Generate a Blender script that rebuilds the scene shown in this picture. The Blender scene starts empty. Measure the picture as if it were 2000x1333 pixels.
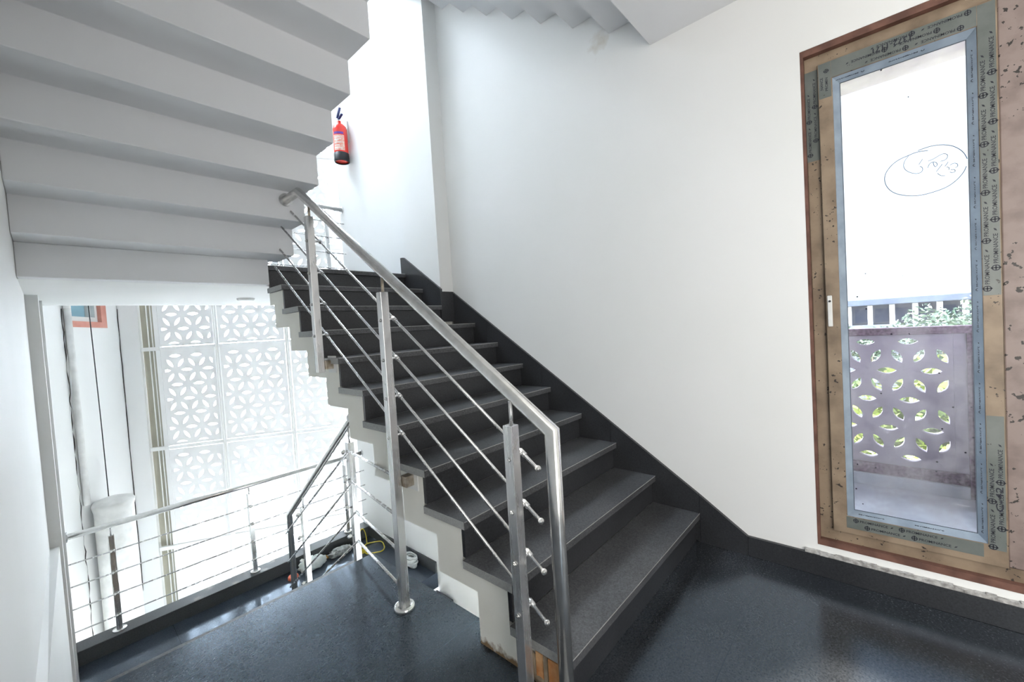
import bpy, bmesh, math, random
from mathutils import Vector, Matrix
from mathutils.geometry import delaunay_2d_cdt

S = bpy.context.scene
COL = S.collection
PI = math.pi

# ------------------------------------------------------------------ camera
cam_d = bpy.data.cameras.new('camera')
cam_d.sensor_fit = 'HORIZONTAL'
cam_d.sensor_width = 36.0
cam_d.lens = 14.508
cam_d.clip_start = 0.02
cam = bpy.data.objects.new('camera', cam_d)
COL.objects.link(cam)
RIGHT = Vector((0.663496, -0.745640, -0.061599))
DOWN = Vector((-0.066147, 0.023548, -0.997532))
FWD = Vector((0.745250, 0.665933, -0.033698))
M = Matrix.Identity(4)
for i in range(3):
    M[i][0] = RIGHT[i]; M[i][1] = -DOWN[i]; M[i][2] = -FWD[i]
M.translation = Vector((-2.46127, -0.80605, 1.31583))
cam.matrix_world = M
S.camera = cam

# ------------------------------------------------------------------ light
S.view_settings.view_transform = 'Standard'
S.view_settings.look = 'None'
S.view_settings.gamma = 1
S.view_settings.use_curve_mapping = False
S.view_settings.exposure = 0.6
SKY_LOW, SKY_HIGH = 1.5, 36.0
W = bpy.data.worlds.new('sky')
S.world = W
W.use_nodes = True
wn = W.node_tree
bg = wn.nodes['Background']
bg.inputs[0].default_value = (0.78, 0.89, 1.0, 1)
# hazy sky, far brighter around the sun (beyond the pierced facade) than on the balcony side
_tc = wn.nodes.new('ShaderNodeTexCoord')
_dt = wn.nodes.new('ShaderNodeVectorMath'); _dt.operation = 'DOT_PRODUCT'; _dt.inputs[1].default_value = (-0.12, 0.94, 0.28)
wn.links.new(_tc.outputs['Generated'], _dt.inputs[0])
_mr = wn.nodes.new('ShaderNodeMapRange'); _mr.interpolation_type = 'SMOOTHSTEP'
_mr.inputs['From Min'].default_value = 0.34; _mr.inputs['From Max'].default_value = 0.8
_mr.inputs['To Min'].default_value = SKY_LOW; _mr.inputs['To Max'].default_value = SKY_HIGH
wn.links.new(_dt.outputs['Value'], _mr.inputs['Value'])
wn.links.new(_mr.outputs['Result'], bg.inputs[1])
sun_d = bpy.data.lights.new('sun', 'SUN')
sun_d.energy = 13.0
sun_d.angle = math.radians(1.0)
sun_d.color = (1.0, 0.95, 0.86)
sun = bpy.data.objects.new('sun', sun_d)
COL.objects.link(sun)
sun.rotation_euler = Vector((0.10, 0.80, 0.92)).to_track_quat('Z', 'Y').to_euler()
# added fill light against the solid left wall behind the photographer
al_d = bpy.data.lights.new('fill_light', 'AREA')
al_d.shape = 'RECTANGLE'; al_d.size = 2.2; al_d.size_y = 2.2
al_d.energy = 62.0
al_d.color = (1.0, 0.97, 0.92)
al = bpy.data.objects.new('fill_light', al_d)
COL.objects.link(al)
al.location = (-2.53, -2.5, 1.3)
al.rotation_euler = (math.radians(90), 0, math.radians(-90))

# ------------------------------------------------------------------ materials
def mat(name, col, rough=0.5, metal=0.0, spec=0.5):
    m = bpy.data.materials.new(name); m.use_nodes = True
    p = m.node_tree.nodes['Principled BSDF']
    p.inputs['Base Color'].default_value = (*col, 1)
    p.inputs['Roughness'].default_value = rough
    p.inputs['Metallic'].default_value = metal
    p.inputs['Specular IOR Level'].default_value = spec
    return m

def nd(m, t, **kw):
    n = m.node_tree.nodes.new(t)
    for k, v in kw.items(): setattr(n, k, v)
    return n

def lk(m, a, b): m.node_tree.links.new(a, b)

def noise_mat(name, c1, c2, scale, rough=0.6, detail=6, metal=0.0, lo=0.35, hi=0.65, bump=0.0, stretch=None, rvar=0.0, spec=0.5, bscale=None):
    m = mat(name, c1, rough, metal, spec)
    p = m.node_tree.nodes['Principled BSDF']
    g = nd(m, 'ShaderNodeNewGeometry')
    src = g.outputs['Position']
    if stretch:
        mp = nd(m, 'ShaderNodeMapping'); mp.inputs['Scale'].default_value = stretch
        lk(m, src, mp.inputs['Vector']); src = mp.outputs['Vector']
    n = nd(m, 'ShaderNodeTexNoise'); n.inputs['Scale'].default_value = scale; n.inputs['Detail'].default_value = detail
    lk(m, src, n.inputs['Vector'])
    r = nd(m, 'ShaderNodeValToRGB')
    r.color_ramp.elements[0].position = lo; r.color_ramp.elements[0].color = (*c1, 1)
    r.color_ramp.elements[1].position = hi; r.color_ramp.elements[1].color = (*c2, 1)
    lk(m, n.outputs['Fac'], r.inputs['Fac']); lk(m, r.outputs['Color'], p.inputs['Base Color'])
    if rvar:
        mr = nd(m, 'ShaderNodeMapRange'); mr.inputs['To Min'].default_value = rough - rvar; mr.inputs['To Max'].default_value = rough + rvar
        lk(m, n.outputs['Fac'], mr.inputs['Value']); lk(m, mr.outputs['Result'], p.inputs['Roughness'])
    if bump:
        n2 = nd(m, 'ShaderNodeTexNoise'); n2.inputs['Scale'].default_value = bscale or scale * 3
        n2.inputs['Detail'].default_value = 5
        lk(m, src, n2.inputs['Vector'])
        b = nd(m, 'ShaderNodeBump'); b.inputs['Strength'].default_value = bump; b.inputs['Distance'].default_value = 0.01
        lk(m, n2.outputs['Fac'], b.inputs['Height']); lk(m, b.outputs['Normal'], p.inputs['Normal'])
    return m

def granite(name, dark, light, rough, joints=None, spec=0.5):
    m = mat(name, dark, rough, 0.0, spec)
    if spec > 0.6: m.node_tree.nodes['Principled BSDF'].inputs['IOR'].default_value = 1.5; m.node_tree.nodes['Principled BSDF'].inputs['Specular Tint'].default_value = (0.46, 0.71, 1.0, 1)  # blue of reflected skylight put into the specular tint
    p = m.node_tree.nodes['Principled BSDF']
    g = nd(m, 'ShaderNodeNewGeometry')
    n1 = nd(m, 'ShaderNodeTexNoise'); n1.inputs['Scale'].default_value = 90; n1.inputs['Detail'].default_value = 8; n1.inputs['Roughness'].default_value = 0.7
    n2 = nd(m, 'ShaderNodeTexNoise'); n2.inputs['Scale'].default_value = 2.2; n2.inputs['Detail'].default_value = 5
    v = nd(m, 'ShaderNodeTexNoise'); v.inputs['Scale'].default_value = 150; v.inputs['Detail'].default_value = 6
    for n in (n1, n2, v): lk(m, g.outputs['Position'], n.inputs['Vector'])
    a = nd(m, 'ShaderNodeMath', operation='MULTIPLY_ADD'); a.inputs[1].default_value = 0.55
    lk(m, n1.outputs['Fac'], a.inputs[0])
    b = nd(m, 'ShaderNodeMath', operation='MULTIPLY'); b.inputs[1].default_value = 0.45
    lk(m, n2.outputs['Fac'], b.inputs[0]); lk(m, b.outputs[0], a.inputs[2])
    c = nd(m, 'ShaderNodeMath', operation='MULTIPLY_ADD'); c.inputs[1].default_value = 0.5
    lk(m, v.outputs['Fac'], c.inputs[0]); lk(m, a.outputs[0], c.inputs[2])
    r = nd(m, 'ShaderNodeValToRGB')
    r.color_ramp.elements[0].position = 0.55; r.color_ramp.elements[0].color = (*dark, 1)
    r.color_ramp.elements[1].position = 0.98; r.color_ramp.elements[1].color = (*light, 1)
    lk(m, c.outputs[0], r.inputs['Fac'])
    colout = r.outputs['Color']
    if joints:
        sep = nd(m, 'ShaderNodeSeparateXYZ'); lk(m, g.outputs['Position'], sep.inputs[0])
        tot = None
        for ax, pos in joints:
            s = nd(m, 'ShaderNodeMath', operation='SUBTRACT'); lk(m, sep.outputs[ax], s.inputs[0]); s.inputs[1].default_value = pos
            ab = nd(m, 'ShaderNodeMath', operation='ABSOLUTE'); lk(m, s.outputs[0], ab.inputs[0])
            lt = nd(m, 'ShaderNodeMath', operation='LESS_THAN'); lk(m, ab.outputs[0], lt.inputs[0]); lt.inputs[1].default_value = 0.0016
            if tot is None: tot = lt.outputs[0]
            else:
                mx = nd(m, 'ShaderNodeMath', operation='MAXIMUM'); lk(m, tot, mx.inputs[0]); lk(m, lt.outputs[0], mx.inputs[1]); tot = mx.outputs[0]
        mix = nd(m, 'ShaderNodeMix', data_type='RGBA'); lk(m, tot, mix.inputs['Factor'])
        lk(m, colout, mix.inputs['A']); mix.inputs['B'].default_value = (0.012, 0.013, 0.016, 1)
        colout = mix.outputs['Result']
    lk(m, colout, p.inputs['Base Color'])
    mr = nd(m, 'ShaderNodeMapRange'); mr.inputs['From Min'].default_value = 0.3; mr.inputs['From Max'].default_value = 0.7
    mr.inputs['To Min'].default_value = rough - 0.03; mr.inputs['To Max'].default_value = rough + 0.05
    lk(m, n2.outputs['Fac'], mr.inputs['Value']); lk(m, mr.outputs['Result'], p.inputs['Roughness'])
    bp = nd(m, 'ShaderNodeBump'); bp.inputs['Strength'].default_value = 0.06; bp.inputs['Distance'].default_value = 0.003
    lk(m, n1.outputs['Fac'], bp.inputs['Height']); lk(m, bp.outputs['Normal'], p.inputs['Normal'])
    return m

WALL = noise_mat('wall_paint', (0.80, 0.805, 0.79), (0.83, 0.83, 0.82), 1.2, 0.55, bump=0.05, bscale=25)
SOFFIT = noise_mat('soffit_paint', (0.80, 0.805, 0.82), (0.84, 0.845, 0.86), 1.5, 0.7, bump=0.06, bscale=18)
SHAFT = noise_mat('shaft_paint', (0.84, 0.85, 0.84), (0.88, 0.88, 0.87), 1.2, 0.7, bump=0.05)
BEIGE_SHAFT = noise_mat('beige_shaft_plaster', (0.33, 0.315, 0.25), (0.39, 0.37, 0.30), 3, 0.8)
FLOOR = granite('polished_dark_granite', (0.006, 0.007, 0.009), (0.058, 0.063, 0.07), 0.17, [(1, -0.335), (1, 0.59), (1, -1.27)], 0.85)
FLOOR2 = granite('polished_landing_granite', (0.028, 0.034, 0.045), (0.08, 0.095, 0.12), 0.12, [(0, -1.9)], 0.85)
TREAD = granite('honed_tread_granite', (0.016, 0.017, 0.019), (0.13, 0.133, 0.14), 0.36)
TREADEDGE = granite('cut_granite_edge', (0.24, 0.245, 0.24), (0.42, 0.42, 0.41), 0.5)
RISER = granite('riser_granite', (0.014, 0.015, 0.017), (0.045, 0.047, 0.052), 0.32)
KERB = granite('kerb_granite', (0.045, 0.048, 0.05), (0.10, 0.105, 0.11), 0.5, None, 0.3)
STEEL = noise_mat('brushed_steel', (0.60, 0.605, 0.61), (0.70, 0.70, 0.70), 40, 0.27, metal=0.82, rvar=0.03, stretch=(1, 1, 0.05))
STEELD = noise_mat('polished_steel', (0.62, 0.62, 0.61), (0.72, 0.715, 0.70), 30, 0.21, metal=0.88, rvar=0.04)
BRASSY = noise_mat('stained_steel', (0.34, 0.27, 0.19), (0.6, 0.55, 0.48), 25, 0.3, metal=1.0)

def fascia_mat():
    m = noise_mat('fascia_plaster', (0.86, 0.845, 0.77), (0.89, 0.875, 0.81), 4, 0.75, bump=0.08, bscale=30)
    p = m.node_tree.nodes['Principled BSDF']
    old = p.inputs['Base Color'].links[0].from_socket
    g = nd(m, 'ShaderNodeNewGeometry'); sep = nd(m, 'ShaderNodeSeparateXYZ'); lk(m, g.outputs['Position'], sep.inputs[0])
    n = nd(m, 'ShaderNodeTexNoise'); n.inputs['Scale'].default_value = 22; n.inputs['Detail'].default_value = 6
    lk(m, g.outputs['Position'], n.inputs['Vector'])
    a = nd(m, 'ShaderNodeMath', operation='MULTIPLY_ADD'); a.inputs[1].default_value = -0.11; lk(m, n.outputs['Fac'], a.inputs[0]); lk(m, sep.outputs[2], a.inputs[2])
    mr = nd(m, 'ShaderNodeMapRange'); mr.inputs['From Min'].default_value = -0.042; mr.inputs['From Max'].default_value = -0.018
    mr.inputs['To Min'].default_value = 1; mr.inputs['To Max'].default_value = 0; lk(m, a.outputs[0], mr.inputs['Value'])
    mix = nd(m, 'ShaderNodeMix', data_type='RGBA'); lk(m, mr.outputs['Result'], mix.inputs['Factor']); lk(m, old, mix.inputs['A'])
    mix.inputs['B'].default_value = (0.22, 0.14, 0.07, 1)
    lk(m, mix.outputs['Result'], p.inputs['Base Color'])
    return m
FASCIA = fascia_mat()
BRICK = noise_mat('broken_brick', (0.55, 0.22, 0.07), (0.75, 0.45, 0.22), 12, 0.9, bump=0.5)
MORTAR = noise_mat('broken_mortar', (0.20, 0.15, 0.10), (0.35, 0.28, 0.2), 18, 0.9, bump=0.6)
BEIGE = noise_mat('dusty_beige_frame', (0.17, 0.122, 0.082), (0.30, 0.225, 0.155), 9, 0.5, detail=8, lo=0.3, hi=0.6, bump=0.05)
PINKB = noise_mat('dusty_pink_frame', (0.20, 0.15, 0.135), (0.27, 0.21, 0.19), 14, 0.5, detail=8, lo=0.35, hi=0.6)
BROWN = noise_mat('red_brown_reveal', (0.10, 0.045, 0.032), (0.19, 0.09, 0.065), 14, 0.7)
FILM = noise_mat('printed_protective_film', (0.115, 0.13, 0.12), (0.155, 0.17, 0.158), 12, 0.35)
FILMB = noise_mat('bluish_protective_film', (0.20, 0.25, 0.31), (0.28, 0.34, 0.41), 12, 0.35)
INK = mat('printed_ink', (0.012, 0.014, 0.025), 0.5)
GASKET = mat('glazing_gasket', (0.09, 0.11, 0.14), 0.5)
WHITE = mat('white_plastic', (0.82, 0.82, 0.8), 0.35)
DIRTYWHITE = noise_mat('paint_spotted_white', (0.62, 0.62, 0.6), (0.78, 0.78, 0.76), 8, 0.6)
MAROON = noise_mat('maroon_granite_coping', (0.06, 0.022, 0.04), (0.20, 0.12, 0.17), 60, 0.45, detail=8)
BALC = noise_mat('balcony_render', (0.34, 0.29, 0.335), (0.43, 0.38, 0.42), 6, 0.8)
BALF = noise_mat('balcony_tile', (0.36, 0.38, 0.42), (0.5, 0.52, 0.56), 5, 0.5)
JAALI = noise_mat('screen_concrete', (0.87, 0.87, 0.865), (0.9, 0.9, 0.895), 3, 0.8)
RED = noise_mat('extinguisher_red', (0.75, 0.03, 0.02), (0.8, 0.05, 0.03), 4, 0.25)
BLACK = mat('black_rubber', (0.015, 0.017, 0.02), 0.5)
NAVY = mat('navy_plastic', (0.02, 0.03, 0.12), 0.4)
PURPLE = mat('purple_print', (0.12, 0.04, 0.3), 0.4)
LABELW = noise_mat('label_print', (0.8, 0.25, 0.18), (0.85, 0.7, 0.6), 45, 0.4, detail=2)
YELLOW = noise_mat('yellow_wire', (0.65, 0.5, 0.03), (0.75, 0.62, 0.1), 20, 0.45)
ORANGE = mat('orange_tape', (0.7, 0.33, 0.05), 0.5)
REDLID = noise_mat('red_lid_plastic', (0.75, 0.14, 0.07), (0.8, 0.22, 0.12), 20, 0.4)
PINK = noise_mat('pink_render', (0.55, 0.23, 0.18), (0.62, 0.3, 0.24), 6, 0.8)
CRACK = mat('dark_crack_sealant', (0.05, 0.045, 0.04), 0.9)
CABLE = mat('black_cable_sheath', (0.02, 0.02, 0.02), 0.6)
GREYBAG = noise_mat('grey_polythene', (0.28, 0.29, 0.29), (0.62, 0.63, 0.62), 25, 0.35, bump=0.4)
PLASTIC = noise_mat('translucent_polythene', (0.62, 0.68, 0.66), (0.82, 0.86, 0.84), 14, 0.3, bump=0.4)
ROPE = noise_mat('pale_string', (0.6, 0.62, 0.62), (0.8, 0.82, 0.82), 30, 0.7)
LEAF = noise_mat('sunlit_leaves', (0.05, 0.09, 0.018), (0.24, 0.27, 0.05), 1.3, 0.6, detail=3, lo=0.35, hi=0.6)
LEAF2 = noise_mat('dusty_green_leaves', (0.03, 0.055, 0.035), (0.10, 0.14, 0.085), 1.1, 0.6, detail=3, lo=0.35, hi=0.6)
BARK = noise_mat('tree_bark', (0.12, 0.09, 0.06), (0.2, 0.16, 0.11), 10, 0.9)
GRASS = noise_mat('dry_grass_ground', (0.10, 0.12, 0.04), (0.24, 0.22, 0.10), 0.6, 0.95)
GREYROOF = noise_mat('grey_roof', (0.05, 0.058, 0.085), (0.075, 0.085, 0.115), 1, 0.8)
PALEB = noise_mat('far_building_render', (0.10, 0.10, 0.125), (0.13, 0.13, 0.15), 1, 0.8)
PALE = noise_mat('pale_building', (0.62, 0.60, 0.60), (0.7, 0.68, 0.66), 1, 0.8)
DARKOPEN = mat('dark_glazing', (0.05, 0.06, 0.10), 0.6)  # even dark blue colour of the far windows
COLUMNW = mat('far_column_paint', (0.34, 0.32, 0.33), 0.8)
PANE2 = mat('blue_tinted_glazing', (0.25, 0.42, 0.5), 0.08)

def add_specks(m, scale, size, thr, nscale, col):
    p = m.node_tree.nodes['Principled BSDF']; old = p.inputs['Base Color'].links[0].from_socket
    gg = nd(m, 'ShaderNodeNewGeometry')
    ns = nd(m, 'ShaderNodeTexNoise'); ns.inputs['Scale'].default_value = scale; ns.inputs['Detail'].default_value = 4
    lk(m, gg.outputs['Position'], ns.inputs['Vector'])
    a = nd(m, 'ShaderNodeMath', operation='GREATER_THAN'); a.inputs[1].default_value = size; lk(m, ns.outputs['Fac'], a.inputs[0])
    n2 = nd(m, 'ShaderNodeTexNoise'); n2.inputs['Scale'].default_value = nscale
    lk(m, gg.outputs['Position'], n2.inputs['Vector'])
    b = nd(m, 'ShaderNodeMath', operation='GREATER_THAN'); b.inputs[1].default_value = thr; lk(m, n2.outputs['Fac'], b.inputs[0])
    c = nd(m, 'ShaderNodeMath', operation='MULTIPLY'); lk(m, a.outputs[0], c.inputs[0]); lk(m, b.outputs[0], c.inputs[1])
    mix = nd(m, 'ShaderNodeMix', data_type='RGBA'); lk(m, c.outputs[0], mix.inputs['Factor']); lk(m, old, mix.inputs['A'])
    mix.inputs['B'].default_value = (*col, 1); lk(m, mix.outputs['Result'], p.inputs['Base Color'])
add_specks(BEIGE, 60, 0.64, 0.5, 5, (0.03, 0.022, 0.018))
add_specks(PINKB, 45, 0.62, 0.47, 4, (0.03, 0.025, 0.022))
add_specks(FILM, 50, 0.70, 0.5, 5, (0.04, 0.04, 0.035))

def glass_mat():
    m = bpy.data.materials.new('dusty_window_glass'); m.use_nodes = True
    nt = m.node_tree; nt.nodes.clear()
    out = nt.nodes.new('ShaderNodeOutputMaterial')
    tr = nt.nodes.new('ShaderNodeBsdfTransparent'); tr.inputs[0].default_value = (0.93, 0.95, 0.97, 1)
    gl = nt.nodes.new('ShaderNodeBsdfGlossy'); gl.inputs['Roughness'].default_value = 0.03
    df = nt.nodes.new('ShaderNodeBsdfDiffuse'); df.inputs[0].default_value = (0.75, 0.75, 0.8, 1)
    dk = nt.nodes.new('ShaderNodeBsdfDiffuse'); dk.inputs[0].default_value = (0.03, 0.03, 0.04, 1)
    fr = nt.nodes.new('ShaderNodeFresnel'); fr.inputs[0].default_value = 1.45
    m1 = nt.nodes.new('ShaderNodeMixShader'); nt.links.new(fr.outputs[0], m1.inputs[0])
    nt.links.new(tr.outputs[0], m1.inputs[1]); nt.links.new(gl.outputs[0], m1.inputs[2])
    g = nt.nodes.new('ShaderNodeNewGeometry')
    n = nt.nodes.new('ShaderNodeTexNoise'); n.inputs['Scale'].default_value = 6; n.inputs['Detail'].default_value = 9; n.inputs['Roughness'].default_value = 0.7
    nt.links.new(g.outputs['Position'], n.inputs['Vector'])
    mr = nt.nodes.new('ShaderNodeMapRange'); mr.inputs['From Min'].default_value = 0.4; mr.inputs['From Max'].default_value = 0.75
    mr.inputs['To Min'].default_value = 0.03; mr.inputs['To Max'].default_value = 0.28
    nt.links.new(n.outputs['Fac'], mr.inputs['Value'])
    m2 = nt.nodes.new('ShaderNodeMixShader'); nt.links.new(mr.outputs[0], m2.inputs[0])
    nt.links.new(m1.outputs[0], m2.inputs[1]); nt.links.new(df.outputs[0], m2.inputs[2])
    # paint specks of their own shape
    vo = nt.nodes.new('ShaderNodeTexVoronoi'); vo.inputs['Scale'].default_value = 20
    nt.links.new(g.outputs['Position'], vo.inputs['Vector'])
    lt = nt.nodes.new('ShaderNodeMath'); lt.operation = 'LESS_THAN'; lt.inputs[1].default_value = 0.07
    nt.links.new(vo.outputs['Distance'], lt.inputs[0])
    n3 = nt.nodes.new('ShaderNodeTexNoise'); n3.inputs['Scale'].default_value = 3.1
    nt.links.new(g.outputs['Position'], n3.inputs['Vector'])
    gt = nt.nodes.new('ShaderNodeMath'); gt.operation = 'GREATER_THAN'; gt.inputs[1].default_value = 0.53
    nt.links.new(n3.outputs['Fac'], gt.inputs[0])
    mu = nt.nodes.new('ShaderNodeMath'); mu.operation = 'MULTIPLY'
    nt.links.new(lt.outputs[0], mu.inputs[0]); nt.links.new(gt.outputs[0], mu.inputs[1])
    m3 = nt.nodes.new('ShaderNodeMixShader'); nt.links.new(mu.outputs[0], m3.inputs[0])
    nt.links.new(m2.outputs[0], m3.inputs[1]); nt.links.new(dk.outputs[0], m3.inputs[2])
    nt.links.new(m3.outputs[0], out.inputs[0])
    return m
GLASS = glass_mat()

# ------------------------------------------------------------------ mesh helpers
class MB:
    def __init__(self): self.v = []; self.f = []; self.m = []; self.s = []
    def add(self, vs, fs, mi=0, sm=False):
        o = len(self.v); self.v += [tuple(v) for v in vs]
        for f in fs: self.f.append([i + o for i in f]); self.m.append(mi); self.s.append(sm)
        return self
    def box(self, x0, x1, y0, y1, z0, z1, mi=0):
        vs = [(x, y, z) for x in (x0, x1) for y in (y0, y1) for z in (z0, z1)]
        return self.add(vs, [(0, 1, 3, 2), (4, 6, 7, 5), (0, 4, 5, 1), (2, 3, 7, 6), (0, 2, 6, 4), (1, 5, 7, 3)], mi)
    def obox(self, c, ux, uy, uz, hx, hy, hz, mi=0):
        c = Vector(c); ux = Vector(ux).normalized() * hx; uy = Vector(uy).normalized() * hy; uz = Vector(uz).normalized() * hz
        vs = [c + a * ux + b * uy + d * uz for a in (-1, 1) for b in (-1, 1) for d in (-1, 1)]
        return self.add(vs, [(0, 1, 3, 2), (4, 6, 7, 5), (0, 4, 5, 1), (2, 3, 7, 6), (0, 2, 6, 4), (1, 5, 7, 3)], mi)
    def prism(self, poly, ax, a, b, mi=0):
        # poly in the two remaining axes (order x,y,z), extruded along axis ax from a to b
        def P(p, t):
            if ax == 'x': return (t, p[0], p[1])
            if ax == 'y': return (p[0], t, p[1])
            return (p[0], p[1], t)
        n = len(poly)
        vs = [P(p, a) for p in poly] + [P(p, b) for p in poly]
        fs = [tuple(range(n - 1, -1, -1)), tuple(range(n, 2 * n))] + [(i, (i + 1) % n, (i + 1) % n + n, i + n) for i in range(n)]
        return self.add(vs, fs, mi)
    def tube(self, path, r, n=16, mi=0, caps=True, sm=True):
        path = [Vector(p) for p in path]; N = len(path)
        rs = r if isinstance(r, (list, tuple)) else [r] * N
        tang = []
        for i in range(N):
            a = (path[i] - path[i - 1]).normalized() if i > 0 else None
            b = (path[i + 1] - path[i]).normalized() if i < N - 1 else None
            tang.append((a, b))
        d0 = tang[0][1]
        up = Vector((0, 0, 1)) if abs(d0.z) < 0.9 else Vector((0, 1, 0))
        u = d0.cross(up).normalized(); w = d0.cross(u).normalized()
        o = len(self.v); ring = []
        pts = [path[0] + (u * math.cos(t) + w * math.sin(t)) * rs[0] for t in [2 * PI * k / n for k in range(n)]]
        ring.append(pts)
        cur = pts
        for i in range(1, N):
            a, b = tang[i]
            nrm = (a + b).normalized() if b is not None else a
            # project the ring along the segment onto the mitre plane, rescaling radius about the axis
            new = []
            sc = rs[i] / rs[i - 1]
            for p in cur:
                off = p - path[i - 1]; off = off - a * off.dot(a); off *= 1.0
                L = off.length; off = off.normalized() * (rs[i]) if L > 1e-9 else off
                q = path[i] + off
                t = (path[i] - q).dot(nrm) / max(0.15, a.dot(nrm))
                new.append(q + a * t)
            ring.append(new); cur = new
            if b is not None:
                # ring used as start of the next segment: strip the axial part next time round
                pass
        vs = [p for rr in ring for p in rr]
        fs = []
        for i in range(N - 1):
            for k in range(n):
                k2 = (k + 1) % n
                fs.append((i * n + k, i * n + k2, (i + 1) * n + k2, (i + 1) * n + k))
        self.add(vs, fs, mi, sm)
        if caps:
            self.add(ring[0], [tuple(range(n - 1, -1, -1))], mi, False)
            self.add(ring[-1], [tuple(range(n))], mi, False)
        return self
    def ball(self, c, r, n=12, mi=0, sc=(1, 1, 1)):
        c = Vector(c); vs = []; fs = []; m = n // 2
        for i in range(m + 1):
            th = PI * i / m
            for k in range(n):
                ph = 2 * PI * k / n
                vs.append((c.x + r * sc[0] * math.sin(th) * math.cos(ph), c.y + r * sc[1] * math.sin(th) * math.sin(ph), c.z + r * sc[2] * math.cos(th)))
        for i in range(m):
            for k in range(n):
                k2 = (k + 1) % n
                fs.append((i * n + k, (i + 1) * n + k, (i + 1) * n + k2, i * n + k2))
        return self.add(vs, fs, mi, True)
    def lathe(self, prof, c, n=24, mi=0):
        vs = []; fs = []
        for r, z in prof:
            for k in range(n):
                a = 2 * PI * k / n; vs.append((c[0] + r * math.cos(a), c[1] + r * math.sin(a), c[2] + z))
        for i in range(len(prof) - 1):
            for k in range(n):
                k2 = (k + 1) % n; fs.append((i * n + k, i * n + k2, (i + 1) * n + k2, (i + 1) * n + k))
        return self.add(vs, fs, mi, True)
    def build(self, name, mats, parent=None, bevel=0.0, merge=True):
        if not isinstance(mats, (list, tuple)): mats = [mats]
        me = bpy.data.meshes.new(name)
        off = wloc(parent) if parent else Vector((0, 0, 0))
        me.from_pydata([Vector(v) - off for v in self.v], [], self.f)
        for m in mats: me.materials.append(m)
        for p, mi, s in zip(me.polygons, self.m, self.s): p.material_index = mi; p.use_smooth = s
        bm = bmesh.new(); bm.from_mesh(me)
        if merge: bmesh.ops.remove_doubles(bm, verts=bm.verts, dist=1e-5)
        bmesh.ops.recalc_face_normals(bm, faces=bm.faces)
        bm.to_mesh(me); bm.free(); me.update()
        o = bpy.data.objects.new(name, me); COL.objects.link(o)
        if parent: o.parent = parent
        if bevel:
            b = o.modifiers.new('bevel', 'BEVEL'); b.width = bevel; b.segments = 2; b.limit_method = 'ANGLE'; b.angle_limit = math.radians(40)
        return o

def wloc(o):
    v = Vector((0, 0, 0))
    while o is not None: v += Vector(o.location); o = o.parent
    return v

def tag(o, label, cat, group=None, kind=None):
    o['label'] = label; o['category'] = cat
    if group: o['group'] = group
    if kind: o['kind'] = kind
    return o

def thing(name, loc, label, cat, group=None):
    o = bpy.data.objects.new(name, None); COL.objects.link(o); o.location = loc
    o.empty_display_size = 0.1
    return tag(o, label, cat, group)

def struct(o, label=None):
    o['kind'] = 'structure'
    if label: o['label'] = label
    return o

def copy_tree(o, loc, label=None):
    r = o.copy(); COL.objects.link(r); r.location = loc
    if label: r['label'] = label
    for ch in list(o.children):
        c = ch.copy(); COL.objects.link(c); c.parent = r
        for g in list(ch.children):
            d = g.copy(); COL.objects.link(d); d.parent = c
    return r

# ------------------------------------------------------------------ lettering
_font = {}
def text_geo(s):
    if s in _font: return _font[s]
    cu = bpy.data.curves.new('t', 'FONT'); cu.body = s; cu.size = 1.0; cu.resolution_u = 2; cu.offset = 0.014
    ob = bpy.data.objects.new('t', cu); COL.objects.link(ob)
    dg = bpy.context.evaluated_depsgraph_get(); dg.update()
    me = ob.evaluated_get(dg).to_mesh()
    vs = [(v.co.x, v.co.y) for v in me.vertices]; fs = [list(p.vertices) for p in me.polygons]
    ob.evaluated_get(dg).to_mesh_clear()
    bpy.data.objects.remove(ob); bpy.data.curves.remove(cu)
    x0 = min(v[0] for v in vs); x1 = max(v[0] for v in vs); y1 = max(v[1] for v in vs)
    vs = [((x - x0) / y1, y / y1) for x, y in vs]
    _font[s] = (vs, fs, (x1 - x0) / y1)
    return _font[s]

def put_text(mb, s, org, u, v, h, length=None, mi=1):
    vs, fs, w = text_geo(s)
    org = Vector(org); u = Vector(u); v = Vector(v)
    sx = length / w if length else h
    mb.add([org + u * (x * sx) + v * (y * h) for x, y in vs], fs, mi)

def put_ring(mb, c, u, v, ro, ri, n=20, mi=1, bar=True):
    c = Vector(c); u = Vector(u); v = Vector(v)
    vs = [c + (u * math.cos(2 * PI * k / n) + v * math.sin(2 * PI * k / n)) * r for r in (ro, ri) for k in range(n)]
    mb.add(vs, [(k, (k + 1) % n, (k + 1) % n + n, k + n) for k in range(n)], mi)
    if bar:
        h = ro * 0.16
        mb.add([c - u * ri - v * h, c + u * ri - v * h, c + u * ri + v * h, c - u * ri + v * h], [(0, 1, 2, 3)], mi)
        mb.add([c - v * ro * 1.15 - u * h, c - v * ro * 1.15 + u * h, c + v * ro * 1.15 + u * h, c + v * ro * 1.15 - u * h], [(0, 1, 2, 3)], mi)

def put_leafmark(mb, c, u, v, L, mi=1):
    c = Vector(c); u = Vector(u); v = Vector(v); d = (u + v * 0.8).normalized(); e = (v - u * 0.8).normalized()
    mb.add([c - d * L, c - d * L * 0.1 + e * L * 0.42, c + d * L, c + d * L * 0.1 - e * L * 0.42], [(0, 1, 2, 3)], mi)

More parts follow.
